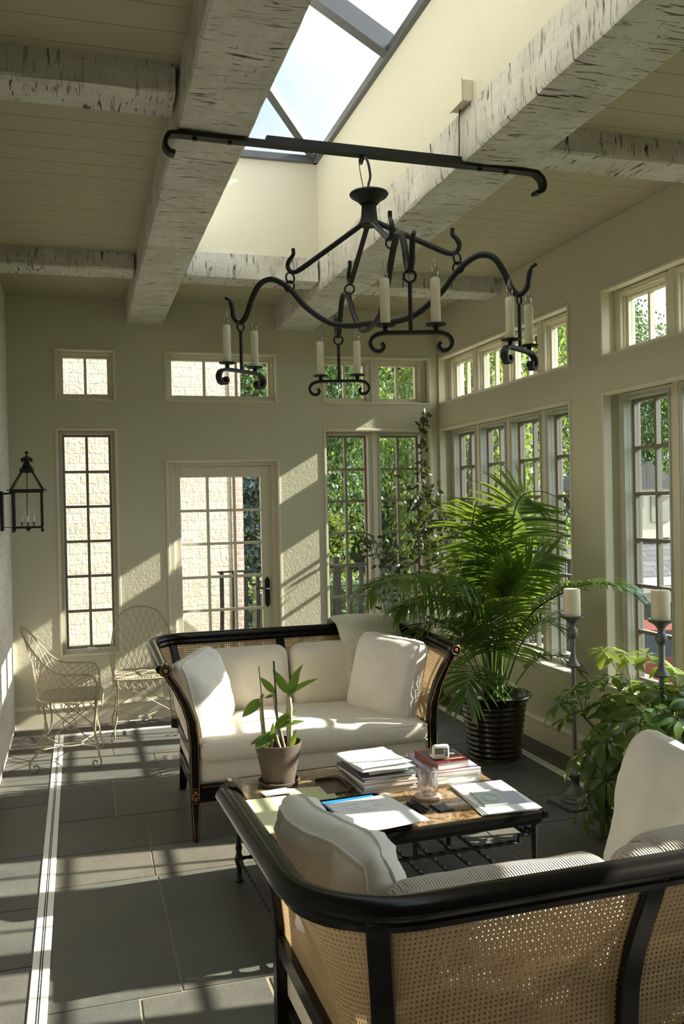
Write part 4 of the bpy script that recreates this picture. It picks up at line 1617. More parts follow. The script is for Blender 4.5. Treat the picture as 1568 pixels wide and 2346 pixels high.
# papers at the right corner
for i in range(3):
    slab_thing('paper_sheet', ['bottom sheet of the white pile at the table corner by the candle stand', 'middle sheet of the white pile at the table corner by the candle stand', 'top sheet of the white pile at the table corner by the candle stand'][i], 'paper', 1.628 + i * .004, 3.385 - i * .003, TZ + .0022 + i * .0032, .235, .375, .003, math.radians(-4 + i * 1.5), M['paper'], 'white sheets at the table corner', .0004)
ph = slab_thing('photo_print', 'grey printed page on the white pile behind the booklet', 'paper', 1.693, 3.36, TZ + .0122, .085, .195, .0012, math.radians(-4), cover_mat('grey print', (.47, .47, .52), .6))
bl = thing('booklet', 'pale green booklet with an oval drawing on the white pile', 'booklet', (1.600, 3.355, TZ + .0122), math.radians(-6))
MB().bx(-.052, .052, -.093, .093, 0, .006).build('body', plain('pale green card', (.52, .57, .53), .7, var=.05), bl, smooth=0, bevel=.0008)
g = MB()
for rr in (1.0, .8):
    g.tube([(.036 * rr * math.cos(a), -.01 + .05 * rr * math.sin(a), .0063) for a in [2 * PI * k / 28 for k in range(28)]], .0007, 4, closed=True)
g.build('oval_drawing', plain('green ink', (.22, .30, .22), .7), bl, smooth=0)

# papers at the left
def lines(parent, w, d, z, rows_, seed):
    r_ = random.Random(seed)
    mb = MB()
    for y_, x0, x1 in rows_:
        x = x0
        while x < x1:
            q_ = min(x1, x + r_.uniform(.008, .02))
            mb.bx(x, q_, y_, y_ + .0022, z, z + .0003)
            x = q_ + .003
    return mb.build('printed_lines', M['ink'], parent, smooth=0)
tray = thing('document_tray', 'black rimmed tray under the blue folder on the table', 'tray', (1.055, 3.385, TZ + .0008), math.radians(3))
mb = MB()
mb.bx(-.135, .135, -.19, .175, 0, .004)
mb.build('base', M['lacquer'], tray, smooth=0, bevel=.002)
mb = MB()
rim = []
for cx_, cy_, a0 in ((.12, .165, 0), (-.12, .165, 90), (-.12, -.18, 180), (.12, -.18, 270)):
    for k in range(5):
        a = math.radians(a0 + 90 * k / 4)
        rim.append((cx_ + .02 * math.cos(a), cy_ + .02 * math.sin(a), .008))
mb.tube(rim, .0045, 6, closed=True, up=(0, 0, 1), ry=1.8)
mb.build('rim', M['lacquer'], tray)
slab_thing('folder', 'bright blue folder showing past the white typed pages', 'folder', 1.055, 3.372, TZ + .0165, .225, .34, .003, math.radians(4), M['blue'], None, .0005)
for i in range(3):
    o = slab_thing('paper_sheet', ['lowest typed sheet lying on the blue folder', 'middle typed sheet lying on the blue folder', 'uppermost white sheet with typed lines on the blue folder'][i], 'paper', 1.09 + i * .006, 3.335 - i * .004, TZ + .020 + i * .0016, .27, .35, .0014, math.radians(6 + i * 2), M['paper'], 'typed sheets on the blue folder', .0003)
lines(o, .27, .35, .0015, [(.125, -.10, -.02), (.125, .02, .07), (.085, -.09, -.03), (.085, .03, .06), (.06, -.09, .0), (.06, .02, .08), (.035, -.10, .02), (-.12, .03, .055), (-.15, -.06, -.04)], 3)
# legal pads and envelope
slab_thing('legal_pad', 'pale yellow legal pad at the table edge beside the near sofa arm', 'notepad', .735, 3.50, TZ + .0008, .175, .40, .007, math.radians(1), M['yellow'], None, .001)
slab_thing('manila_folder', 'flat yellow folder beside the orchid pot saucer', 'folder', .935, 3.70, TZ + .0008, .19, .175, .003, math.radians(-6), M['yellow'], None, .0005)
slab_thing('envelope', 'white envelope tucked between the orchid saucer and the legal pad', 'envelope', .79, 3.755, TZ + .0076, .12, .075, .0015, math.radians(8), M['paper'], None, .0003)
tr2 = thing('wooden_tray', 'brown wooden tray rim beside the taller magazine stack', 'tray', (1.045, 3.76, TZ + .0008), math.radians(3))
mb = MB()
mb.bx(-.055, .055, -.09, .09, 0, .004)
mb.build('base', cover_mat('brown wood', (.11, .055, .03)), tr2, smooth=0, bevel=.001)
mb = MB()
mb.tube(spline([(-.055, .09, .01), (.02, .09, .01), (.046, .075, .01), (.055, .04, .01), (.055, -.09, .01)], 5), .006, 6, up=(0, 0, 1), ry=1.6)
mb.build('rim', cover_mat('dark brown wood', (.055, .03, .02)), tr2)

# ================================================================== CHANDELIER
CX, CY = 1.181, 3.50
ch = thing('chandelier', 'black wrought iron candle chandelier on an iron bar across the skylight beams', 'chandelier', (CX, CY, 2.40))
I = M['iron']
oz = 2.40
mb = MB()
by0, by1 = .062, .110                                   # bar slightly skewed across the two beams
def barpt(x, z):
    return Vector((x - CX, lerp(by0, by1, (x - .375) / 1.665), z - oz))
bz = 3.168
path = [barpt(.40, 3.09), barpt(.378, 3.095), barpt(.362, 3.12), barpt(.372, 3.155), barpt(.41, bz), barpt(.6, bz), barpt(1.0, bz), barpt(1.5, bz), barpt(1.95, bz), barpt(2.02, 3.155), barpt(2.045, 3.12), barpt(2.035, 3.085), barpt(2.0, 3.075)]
rect_sweep(mb, spline(path, 5), Vector((0, 0, 1)) , .045, .014) if False else None
pp = spline(path, 6)
vs, fs = [], []
for i, p in enumerate(pp):
    a, b = pp[max(0, i - 1)], pp[min(len(pp) - 1, i + 1)]
    t_ = (b - a).normalized()
    w_ = Vector((-.03, 1, 0)).normalized()
    n_ = w_.cross(t_).normalized()
    for u, v in ((-1, -1), (1, -1), (1, 1), (-1, 1)):
        vs.append(p + w_ * (.024 * u) + n_ * (.008 * v))
for i in range(len(pp) - 1):
    for k in range(4):
        fs.append((i * 4 + k, (i + 1) * 4 + k, (i + 1) * 4 + (k + 1) % 4, i * 4 + (k + 1) % 4))
fs += [(0, 1, 2, 3), tuple((len(pp) - 1) * 4 + k for k in (3, 2, 1, 0))]
mb.add(vs, fs)
mb.bar(barpt(.77, 3.187), barpt(1.66, 3.187), .032, .022)
for x in (.48, .62, 1.73, 1.86):
    p = barpt(x, bz - .012)
    mb.box(p, (.016, .016, .01))
mb.build('mounting_bar', I, ch, smooth=30)
mb = MB()
mb.tube(ringpts((0, .09, 3.145 - oz), .016, 12, 'x'), .0045, 6, closed=True)
mb.tube(spline([(0, .085, 3.135 - oz), (.004, .06, 3.145 - oz), (.012, .04, 3.12 - oz), (.018, .03, 3.06 - oz), (.006, .02, 3.02 - oz), (-.004, .0, 2.985 - oz), (-.006, -.005, 2.97 - oz)], 6) , .0055, 7)
mb.tube(spline([(-.01, .09, 3.15 - oz), (-.018, .06, 3.10 - oz), (-.02, .02, 3.02 - oz), (-.016, .0, 2.98 - oz)], 6), .002, 5)
mb.build('hanging_hook', I, ch)
mb = MB()
mb.lathe([(.0001, .600), (.02, .598), (.03, .582), (.078, .576), (.081, .570), (.076, .562), (.05, .545), (.036, .53)], 28)
mb.build('canopy', I, ch)
mb = MB()
for a0 in (0,):
    N = 4
    prof = [(.034, .535), (.036, .50), (.040, .465), (.050, .445), (.046, .44)]
    mb.lathe(prof, 4)
mb.v = [tuple(Matrix.Rotation(math.radians(10), 3, 'Z') @ Vector(p)) for p in mb.v]
mb.build('collar', I, ch, smooth=20)
ARMS = {'R': -35.5, 'L': 142.7, 'F': -95.7, 'B': 86.8}
BAR = {'R': 38, 'L': 37, 'F': -14, 'B': -16}
RS = [(0, 2.43), (.1, 2.432), (.19, 2.458), (.29, 2.535), (.355, 2.61), (.41, 2.655), (.46, 2.672), (.51, 2.652), (.548, 2.59), (.572, 2.53), (.603, 2.500), (.634, 2.525), (.643, 2.57), (.652, 2.60), (.672, 2.615)]
cand = None
for k, deg in ARMS.items():
    a = math.radians(deg)
    d = Vector((math.cos(a), math.sin(a), 0))
    sd = Vector((-math.sin(a), math.cos(a), 0))
    P = lambda r, z, o=0.0: d * r + sd * o + Vector((0, 0, z - oz))
    dz = .012 if k in 'RL' else 0
    pts = spline([P(r, z + dz * (1 - min(1, r / .3))) for r, z in RS], 6)
    n = len(pts)
    rad = [.0125] * (n - 26) + [.0115] * 10 + [.0105] * 8 + [.008] * 8
    MB().tube(pts, rad, 4, up=sd, square=False, ry=1.0).build('scroll_arm', I, ch, smooth=30) if False else MB().tube(pts, rad, 8, up=sd).build('scroll_arm', I, ch, smooth=40)
    # straight hooked arm from the collar
    sp_ = spline([P(.035, 2.85), P(.30, 2.705)], 8) + spline([P(.30, 2.705), P(.335, 2.69), P(.36, 2.695), P(.372, 2.72), P(.362, 2.745), P(.345, 2.765), P(.345, 2.79)], 5)[1:]
    rr = [.0115] * 12 + [.010] * (len(sp_) - 22) + [.0085] * 10
    arm = MB().tube(sp_, rr[:len(sp_)] + [.008] * max(0, len(sp_) - len(rr)), 8, up=sd).build('hook_arm', I, ch, smooth=40)
    rm = MB()
    rm.tube(ringpts(P(.362, 2.668), .022, 16, 'z', Matrix.Rotation(a, 3, 'Z') @ Matrix.Rotation(PI / 2, 3, 'Y') @ Matrix.Rotation(.5, 3, 'X')), .0042, 6, closed=True)
    rm.tube(ringpts(P(.366, 2.632), .022, 16, 'z', Matrix.Rotation(a, 3, 'Z') @ Matrix.Rotation(PI / 2, 3, 'X')), .0042, 6, closed=True)
    rm.build('ring', I, arm)
    # swinging bar with two candles
    c = P(.603, 0)
    c.z = 0
    b = math.radians(BAR[k])
    e = Vector((math.cos(b), math.sin(b), 0))
    w = Vector((-math.sin(b), math.cos(b), 0))
    Q = lambda u, z: c + e * u + Vector((0, 0, z - oz))
    cb = MB()
    cb.tube(ringpts(Q(0, 2.482), .021, 16, 'z', Matrix.Rotation(b, 3, 'Z') @ Matrix.Rotation(PI / 2, 3, 'X')), .0045, 6, closed=True)
    cb.tube([Q(0, 2.462), Q(0, 2.29)], .0075, 6)
    half = [Q(0, 2.287), Q(.07, 2.287), Q(.105, 2.285), Q(.132, 2.273), Q(.142, 2.250), Q(.130, 2.228), Q(.108, 2.224), Q(.095, 2.238), Q(.103, 2.252)]
    for s_ in (1, -1):
        hp = spline([c + (p - c - Vector((0, 0, p.z))) * s_ + Vector((0, 0, p.z)) for p in half], 5)
        vs, fs = [], []
        for i, p in enumerate(hp):
            q0, q1 = hp[max(0, i - 1)], hp[min(len(hp) - 1, i + 1)]
            t_ = (q1 - q0).normalized()
            n_ = t_.cross(w).normalized()
            for u, v in ((-1, -1), (1, -1), (1, 1), (-1, 1)):
                vs.append(p + w * (.0135 * u) + n_ * (.006 * v))
        for i in range(len(hp) - 1):
            for j in range(4):
                fs.append((i * 4 + j, (i + 1) * 4 + j, (i + 1) * 4 + (j + 1) % 4, i * 4 + (j + 1) % 4))
        fs += [(0, 1, 2, 3), tuple((len(hp) - 1) * 4 + j for j in (3, 2, 1, 0))]
        cb.add(vs, fs)
    bar = cb.build('candle_bar', I, ch, smooth=35)
    for s_ in (-1, 1):
        q = Q(s_ * .088, 2.293)
        MB().lathe([(.009, 0), (.009, .016), (.034, .018), (.038, .023), (.034, .022), (.012, .021), (.0001, .021)], 20, q, cap1=False).build('drip_pan', I, bar)
        wob = [(.0168, .022), (.0175, .06), (.0166, .10), (.0176, .14), (.0168, .178), (.014, .182), (.0001, .180)]
        MB().lathe(wob, 14, q, cap1=False).build('candle', M['wax'], bar)
        MB().lathe([(.006, .176), (.0095, .185), (.0125, .20), (.012, .213), (.008, .232), (.0035, .247), (.0012, .254), (.0001, .256)], 14, q, cap0=False, cap1=False).build('bulb', M['bulb'], bar)

# ---- junction box and wire beside the beam
jb_ = thing('junction_box', 'white square junction box on the plaster skylight wall above the beam', 'junction box', (1.645, 3.535, 3.375))
MB().bx(-.048, 0, -.062, .062, .0145, .105).build('box', M['trim'], jb_, smooth=0, bevel=.003)
MB().bx(-.054, -.0485, -.066, .066, .010, .109).build('cover_plate', M['trim'], jb_, smooth=0, bevel=.002)
MB().tube(spline([(-.022, .02, .02), (-.024, .03, -.03), (-.023, .035, -.12), (-.024, .04, -.185)], 6), .0035, 6).build('wire', M['black'], jb_)

# ================================================================== WALL LANTERN
LX, LY = -.325, 6.50
lan = thing('wall_lantern', 'black metal glazed lantern with three candle bulbs bracketed to the brick wall', 'lantern', (LX, LY, 1.585))
h0, h1, wq = 0.0, .245, .092
for sx in (-1, 1):
    for sy in (-1, 1):
        mb = MB()
        mb.bx(sx * wq - .006, sx * wq + .006, sy * wq - .006, sy * wq + .006, -.022, h1)
        mb.add([(sx * wq - .01, sy * wq - .01, -.022), (sx * wq + .01, sy * wq - .01, -.022), (sx * wq + .01, sy * wq + .01, -.022), (sx * wq - .01, sy * wq + .01, -.022), (sx * (wq + .006), sy * (wq + .006), -.034)], [(0, 1, 4), (1, 2, 4), (2, 3, 4), (3, 0, 4)])
        mb.bar((sx * (wq + .012), sy * (wq + .012), h1 + .012), (sx * .036, sy * .036, h1 + .135), .010, .008)
        mb.bar((sx * (wq), sy * (wq), h1 + .006), (sx * (wq + .03), sy * (wq + .03), h1 + .012), .012, .006)
        mb.build('corner_post', M['iron'], lan, smooth=0)
mb = MB()
for z in (0.0, h1):
    t_ = .007 if z == 0 else .016
    q = wq + (.0 if z == 0 else .012)
    mb.bx(-q, q, -q - .007, -q + .007, z - .005, z + t_).bx(-q, q, q - .007, q + .007, z - .005, z + t_).bx(-q - .007, -q + .007, -q, q, z - .005, z + t_).bx(q - .007, q + .007, -q, q, z - .005, z + t_)
mb.build('frame', M['iron'], lan, smooth=0, bevel=.001)
mb = MB()
mb.bx(-.045, .045, -.045, .045, h1 + .13, h1 + .155)
for k in range(8):
    a = k * PI / 4 + PI / 8
    mb.add([(.047 * math.cos(a - .3), .047 * math.sin(a - .3), h1 + .15), (.047 * math.cos(a + .3), .047 * math.sin(a + .3), h1 + .15), (.052 * math.cos(a), .052 * math.sin(a), h1 + .172)], [(0, 1, 2)])
mb.lathe([(.032, h1 + .155), (.036, h1 + .17), (.024, h1 + .19), (.019, h1 + .21), (.022, h1 + .222)], 8)
for k in range(6):
    a = k * PI / 3
    d = Vector((math.cos(a), math.sin(a), 0))
    leaf(mb, d * .012 + Vector((0, 0, h1 + .235)), d + Vector((0, 0, .1)), (0, 0, 1), .052, .036, .75, .05, 5)
mb.lathe([(.022, h1 + .222), (.026, h1 + .236), (.008, h1 + .243), (.004, h1 + .256)], 10)
mb.sphere((0, 0, h1 + .268), .0115)
mb.build('crown', M['iron'], lan, smooth=40)
mb = MB()
for sx, sy in ((1, 0), (-1, 0), (0, 1), (0, -1)):
    if sx:
        mb.add([(sx * wq, -wq, .002), (sx * wq, wq, .002), (sx * wq, wq, h1), (sx * wq, -wq, h1)], [(0, 1, 2, 3)])
        mb.add([(sx * wq, -wq, h1 + .014), (sx * wq, wq, h1 + .014), (sx * .036, .036, h1 + .13), (sx * .036, -.036, h1 + .13)], [(0, 1, 2, 3)])
    else:
        mb.add([(-wq, sy * wq, .002), (wq, sy * wq, .002), (wq, sy * wq, h1), (-wq, sy * wq, h1)], [(0, 1, 2, 3)])
        mb.add([(-wq, sy * wq, h1 + .014), (wq, sy * wq, h1 + .014), (.036, sy * .036, h1 + .13), (-.036, sy * .036, h1 + .13)], [(0, 1, 2, 3)])
mb.build('glass_panes', M['glass'], lan, smooth=0)
mb = MB()
mb.tube([(0, 0, h1 + .14), (-.004, 0, .13), (0, 0, .02)], .0035, 6)
mb.sphere((0, 0, -.004), .018, 12, 8)
mb.lathe([(.001, -.032), (.008, -.022), (.004, -.014)], 8)
LC = [(-.042, .012), (.036, .022), (.0, -.036)]
for x, y in LC:
    mb.tube(spline([(0, 0, .004), (x * .6, y * .6, .000), (x, y, .012), (x, y, .03)], 5), .004, 6)
    mb.lathe([(.008, .028), (.012, .034), (.008, .036)], 10, (x, y, 0))
mb.build('candelabra', M['iron'], lan, smooth=40)
for x, y in LC:
    MB().lathe([(.008, .034), (.008, .082), (.0001, .083)], 12, (x, y, 0), cap1=False).build('candle_sleeve', M['white'], lan)
    MB().lathe([(.006, .082), (.011, .098), (.011, .112), (.006, .132), (.0015, .146), (.0001, .147)], 12, (x, y, 0), cap0=False, cap1=False).build('bulb', M['bulb'], lan)
mb = MB()
xw = WX0 - LX
mb.bx(xw + .001, xw + .018, -.055, .055, -.02, .25)
mb.bar((xw + .015, 0, .232), (-wq, 0, .240), .016, .012)
mb.bar((xw + .015, 0, .005), (-wq, 0, .002), .010, .005)
mb.build('wall_bracket', M['iron'], lan, smooth=0, bevel=.002)

# ================================================================== WIRE CHAIRS (front towards local +x)
def wire_chair(loc, rz, label):
    root = thing('wire_chair', label, 'chair', loc, rz, 'rusty cream wire garden chairs')
    Wm = M['wire']
    half_top = [(.20, .225, .452), (.198, .238, .52), (.185, .245, .580), (.15, .247, .612), (.06, .247, .620), (-.04, .243, .628), (-.12, .225, .675), (-.195, .205, .765), (-.258, .155, .862), (-.288, .08, .908), (-.296, 0, .920)]
    half_bot = [(.20, .222, .445), (.16, .224, .445), (.10, .224, .445), (.05, .222, .445), (0, .220, .445), (-.06, .215, .445), (-.11, .205, .447), (-.155, .175, .45), (-.185, .11, .452), (-.195, .05, .453), (-.197, 0, .453)]
    def full(h):
        a = [Vector(p) for p in h]
        return spline(a + [Vector((p.x, -p.y, p.z)) for p in a[-2::-1]], 6)
    top, bot = full(half_top), full(half_bot)
    N = len(top)
    def S(u, v):
        i = u * (N - 1)
        k = min(N - 2, int(i))
        f = i - k
        t_, b_ = top[k].lerp(top[k + 1], f), bot[k].lerp(bot[k + 1], f)
        p = b_.lerp(t_, v)
        c = Vector((.02, 0, p.z))
        p += (p - c).normalized() * (-.012 * math.sin(PI * v))
        return p
    mb = MB()
    mb.tube(top, .0062, 7)
    nw = 30
    for s_ in (-1, 1):
        for k in range(-8, nw + 8):
            pts = []
            for j in range(9):
                v = j / 8
                u = (k + .5) / nw + s_ * v * .13
                if 0 <= u <= 1:
                    pts.append(S(u, v))
            if len(pts) > 1:
                mb.tube(pts, .0021, 4)
    for k in range(0, N, 4):
        mb.sphere(top[k], .008, 6, 4)
    mb.build('lattice_back', Wm, root)
    sb = MB()
    rim = [Vector((p.x, p.y, .445)) for p in bot] 
    sb.tube(rim + [Vector((.215, -.18, .44)), Vector((.222, 0, .438)), Vector((.215, .18, .44))], .006, 7, closed=True)
    def inside(x, y):
        xb = -.195 + .07 * max(0, (abs(y) - .08) / .13) ** 2
        return xb < x < .218 and abs(y) < .222
    nS = 26
    for s_ in (-1, 1):
        for k in range(-nS, nS + 1):
            o = k * .0235
            seg = []
            for j in range(41):
                x = -.2 + .42 * j / 40
                y = s_ * (x - .01) * .95 + o
                if inside(x, y):
                    seg.append(Vector((x, y, .444 + .006 * (x * 4 + y * 3) % .003)))
                elif len(seg) > 1:
                    break
            if len(seg) > 1:
                sb.tube([seg[0], seg[-1]], .0027, 4)
    sb.build('lattice_seat', Wm, root)
    sk = MB()
    per = []
    for side in (-1, 1):
        n = 8
        for k in range(n):
            x0, x1 = lerp(-.17, .2, k / n), lerp(-.17, .2, (k + 1) / n)
            sk.tube(spline([(x0, side * .222, .442), (x0 + .006, side * .226, .40), ((x0 + x1) / 2, side * .226, .375), (x1 - .006, side * .226, .40), (x1, side * .222, .442)], 4), .0018, 4)
            sk.tube([(x0 - .02, side * .224, .442), (x0 + .035, side * .226, .36)], .0016, 4)
    for k in range(8):
        y0, y1 = lerp(-.2, .2, k / 8), lerp(-.2, .2, (k + 1) / 8)
        for xx in (.218, -.19):
            sk.tube(spline([(xx, y0, .440), (xx + .004, y0 + .006, .40), (xx + .004, (y0 + y1) / 2, .375), (xx + .004, y1 - .006, .40), (xx, y1, .440)], 4), .0018, 4)
    sk.build('looped_skirt', Wm, root)
    feet = {}
    for sx in (-1, 1):
        for sy in (-1, 1):
            x0, y0 = (.19 if sx > 0 else -.15), sy * .205
            fx, fy = (.20 if sx > 0 else -.225), sy * .23
            p = [(x0, y0, .442), (x0 - sx * .012, y0 * .98, .34), (x0 - sx * .02, y0, .25), (x0 - sx * .002, y0 * 1.03, .16), (fx, fy, .08), (fx + sx * .012, fy, .035), (fx + sx * .0, fy, .008), (fx - sx * .026, fy, .005), (fx - sx * .042, fy, .022), (fx - sx * .036, fy, .042), (fx - sx * .018, fy, .042), (fx - sx * .015, fy, .028)]
            sp_ = spline(p, 6)
            MB().tube(sp_, [.0065] * 30 + [.0058] * (len(sp_) - 30), 7).build('leg', Wm, root)
    br = MB()
    for sy in (-1, 1):
        y = sy * .207
        br.tube([(-.14, y, .43), (.172, y * 1.03, .16)], .004, 5)
        br.tube([(.185, y, .43), (-.16, y * 1.03, .16)], .004, 5)
        br.tube(ringpts((.015, y * 1.01, .295), .042, 20, 'y'), .0035, 5, closed=True)
        br.tube(ringpts((.015, y * 1.01, .40), .030, 20, 'y'), .003, 5, closed=True)
    for sx in (-1, 1):
        x = .175 if sx > 0 else -.155
        br.tube([(x, -.2, .42), (x, .205, .17)], .0035, 5)
        br.tube([(x, .2, .42), (x, -.205, .17)], .0035, 5)
        for sy in (-1, 1):
            sp2 = []
            for i in range(22):
                a = i * .5
                r = .034 * (1 - i / 24)
                sp2.append(Vector((x + .002, sy * .085 + r * math.cos(a) * sy, .385 + r * math.sin(a))))
            br.tube(sp2, .003, 5)
    z = .105
    for sx, sy in ((-1, -1), (-1, 1), (1, -1), (1, 1)):
        br.tube([((.195 if sx > 0 else -.205), sy * .222, z + .03), (sx * .07 + .0, sy * .03, z)], .004, 5)
    for sy in (-1, 1):
        br.tube(spline([(-.09, 0, z), (-.06, sy * .035, z), (0, sy * .045, z), (.06, sy * .035, z), (.09, 0, z)], 5), .004, 5)
        br.tube([(-.075, sy * .03, z), (.075, sy * .03, z)], .003, 5)
    br.build('braces', Wm, root)
    return root
c1 = wire_chair((-.085, 6.345, 0.001), math.radians(-3), 'curly wire garden chair in profile beside the brick wall')
wire_chair((.455, 6.93, 0.007), -PI / 2, 'curly wire garden chair with arched back half hidden by the far sofa arm')

# ================================================================== CANDLE STANDS
def candle_stand(loc, rz, k, label, lab2, hc):
    r = thing('candle_stand', label, 'candle stand', loc, rz, 'tall grey candle stands')
    P_ = M['pew']
    MB().bx(-.112, .112, -.112, .112, 0, .020).build('base_plate', P_, r, smooth=0, bevel=.004)
    MB().lathe([(.085, .020), (.085, .032), (.075, .040), (.075, .050), (.055, .058), (.048, .075), (.026, .098), (.022, .125), (.035, .150), (.048, .168), (.046, .178), (.026, .188), (.018, .20), (.014, .23), (.012, .5 * k), (.011, .765 * k)], 24, cap0=False).build('lower_stem', P_, r)
    o = .765 * k
    MB().lathe([(.011, o), (.034, o + .002), (.038, o + .010), (.030, o + .024), (.018, o + .045), (.013, o + .075), (.0125, o + .145), (.013, o + .158), (.024, o + .168), (.030, o + .190), (.025, o + .212), (.015, o + .222), (.014, o + .230), (.022, o + .246), (.036, o + .262), (.058, o + .274), (.064, o + .283), (.064, o + .288), (.056, o + .284), (.0001, o + .283)], 24, cap0=False, cap1=False).build('upper_stem', P_, r)
    c = thing('pillar_candle', lab2, 'candle', (loc[0], loc[1], loc[2] + o + .2835), 0, 'ivory pillar candles on the stands')
    MB().lathe([(.0001, 0), (.045, 0), (.046, .004), (.0455, hc - .006), (.042, hc), (.0001, hc - .004)], 28, cap0=False, cap1=False).build('wax', M['pillar'], c)
    MB().tube([(0, 0, hc - .005), (.002, 0, hc + .010)], .0012, 5).build('wick', M['black'], c)
    return r
candle_stand((2.628, 4.405, .0005), math.radians(10), 1.0, 'pewter candle stand in front of the window pier beside the palm', 'ivory pillar candle on the stand by the window pier', .152)
candle_stand((2.762, 3.80, .0005), math.radians(24), 1.055, 'pewter candle stand rising behind the leafy green shrub', 'ivory pillar candle in front of the window with the shingle roof', .148)

# ================================================================== PLANTS
palm = thing('potted_palm', 'tall bushy palm in a ribbed brown glazed pot by the window wall', 'potted palm', (2.635, 5.43, 0))
PO = Vector((2.635, 5.43, 0))
prof = [(.0001, .0), (.168, .0), (.174, .006)]
for i in range(10):
    z = .015 + .35 * i / 10
    r = lerp(.174, .214, (z / .36) ** 1.1)
    prof += [(r - .005, z), (r + .003, z + .009), (r + .005, z + .017), (r + .001, z + .027)]
prof += [(.218, .365), (.232, .388), (.250, .402), (.254, .412), (.248, .418), (.234, .410), (.212, .385), (.205, .35)]
M['glaze'] = plain('brown glazed pot', (.018, .012, .008), .2, 0, .6, nscale=6, var=.4)
MB().lathe(prof, 40, cap0=False, cap1=False).build('pot', M['glaze'], palm)
MB().lathe([(.208, .355), (.1, .365), (.0001, .37)], 24, cap0=False, cap1=False).build('soil', M['soil'], palm)
rnd = random.Random(21)


def frond(pts, L, W, n, nrm=None, droop=.35, start=.3, ang=(70, 25), m='palm', stem=.006, fold=.1, end=.96, vshape=.25):
    P = spline([Vector(p) - PO for p in pts], 10)
    ln = [0]
    for a, b in zip(P[:-1], P[1:]):
        ln.append(ln[-1] + (b - a).length)
    T = ln[-1]
    mb = MB()
    k = len(P)
    mb.tube(P, [lerp(stem, .0012, (i / (k - 1)) ** .8) for i in range(k)], 6)
    def at(s_):
        for i in range(k - 1):
            if ln[i + 1] >= s_:
                f = (s_ - ln[i]) / max(1e-9, ln[i + 1] - ln[i])
                return P[i].lerp(P[i + 1], f), (P[i + 1] - P[i]).normalized()
        return P[-1], (P[-1] - P[-2]).normalized()
    for i in range(n):
        u = i / (n - 1)
        p, t_ = at(T * lerp(start, end, u))
        up = Vector(nrm) if nrm is not None else Vector((0, 0, 1))
        if nrm is None and abs(t_.z) > .8:
            up = Vector((-.284, -.959, .3))
        s_ = t_.cross(up)
        if s_.length < .05:
            s_ = t_.orthogonal()
        s_.normalize()
        nn = s_.cross(t_).normalized()
        th = math.radians(lerp(ang[0], ang[1], u ** 1.3))
        prof_l = math.sin(PI * lerp(.16, .86, u)) ** .7
        for sg in (-1, 1):
            th2 = th + rnd.uniform(-.10, .10)
            d = t_ * math.cos(th2) + s_ * (sg * math.sin(th2)) + nn * (vshape + rnd.uniform(-.08, .08))
            l_ = L * prof_l * rnd.uniform(.88, 1.08)
            d.normalize()
            # leaflet that droops towards the ground
            vs, fs = [], []
            side = d.cross(nn).normalized()
            q = p.copy()
            dd = d.copy()
            seg = 6
            for j in range(seg + 1):
                f = j / seg
                w = W * .48 * min(1, (f * 5 + .25)) * (1 - f ** 2.6) ** .8 + .0004
                vs += [q - side * w + nn * (fold * w), q + side * w + nn * (fold * w)]
                dd = (dd + Vector((0, 0, -1)) * (droop * .42 * f + .02 * droop)).normalized()
                q = q + dd * (l_ / seg)
                q.x = min(q.x, 3.075 - PO.x)
            for j in range(seg):
                fs.append((j * 2, j * 2 + 1, j * 2 + 3, j * 2 + 2))
            mb.add(vs, fs)
    return mb.build('frond', M[m], palm, smooth=180)

FN = (-.40, -.90, .15)
frond([(2.66, 5.45, .36), (2.72, 5.42, .96), (2.75, 5.38, 1.35), (2.77, 5.30, 1.68), (2.85, 5.18, 1.755), (2.95, 5.06, 1.70), (2.99, 4.98, 1.62)], .42, .018, 54, FN, .42, .40, (88, 66), stem=.009, vshape=.05, end=.79)
frond([(2.64, 5.45, .36), (2.60, 5.48, 1.15), (2.52, 5.45, 1.48), (2.49, 5.35, 1.66), (2.45, 5.22, 1.70), (2.39, 5.1, 1.66)], .34, .017, 40, FN, .4, .45, (85, 55), stem=.008, vshape=.05, end=.82)
frond([(2.62, 5.45, .36), (2.54, 5.35, .92), (2.29, 5.25, 1.2), (1.97, 5.15, 1.25), (1.75, 5.08, 1.235), (1.62, 5.03, 1.17)], .38, .027, 54, None, 1.5, .36, (96, 35), stem=.009, vshape=.12)
frond([(2.62, 5.42, .36), (2.48, 5.28, .90), (2.24, 5.18, 1.09), (1.98, 5.10, 1.10), (1.80, 5.05, 1.04)], .32, .025, 44, None, 1.4, .38, (96, 35), vshape=.12)
frond([(2.66, 5.43, .36), (2.76, 5.22, .90), (2.86, 4.88, 1.13), (2.92, 4.62, 1.20), (2.99, 4.46, 1.18), (3.04, 4.34, 1.12)], .26, .021, 34, None, .9, .45, (60, 12), stem=.009)
frond([(2.60, 5.40, .36), (2.46, 5.2, .62), (2.33, 5.06, .68), (2.25, 4.97, .62), (2.20, 4.92, .50)], .33, .021, 26, (-.3, -.7, .6), .45, .45, (85, 25), stem=.007)
frond([(2.69, 5.40, .36), (2.84, 5.24, .65), (2.94, 5.10, .69), (3.03, 4.98, .60)], .20, .016, 20, None, .6, .4, (70, 25), stem=.006)
frond([(2.66, 5.45, .36), (2.69, 5.3, .98), (2.72, 5.1, 1.25), (2.84, 4.97, 1.36)], .30, .019, 28, (-.3, -.9, .3), .3, .5, (60, 25), stem=.007)
frond([(2.63, 5.47, .36), (2.57, 5.6, .86), (2.37, 5.75, 1.02), (2.06, 5.86, .95)], .32, .019, 30, None, .6, .4, (75, 25))
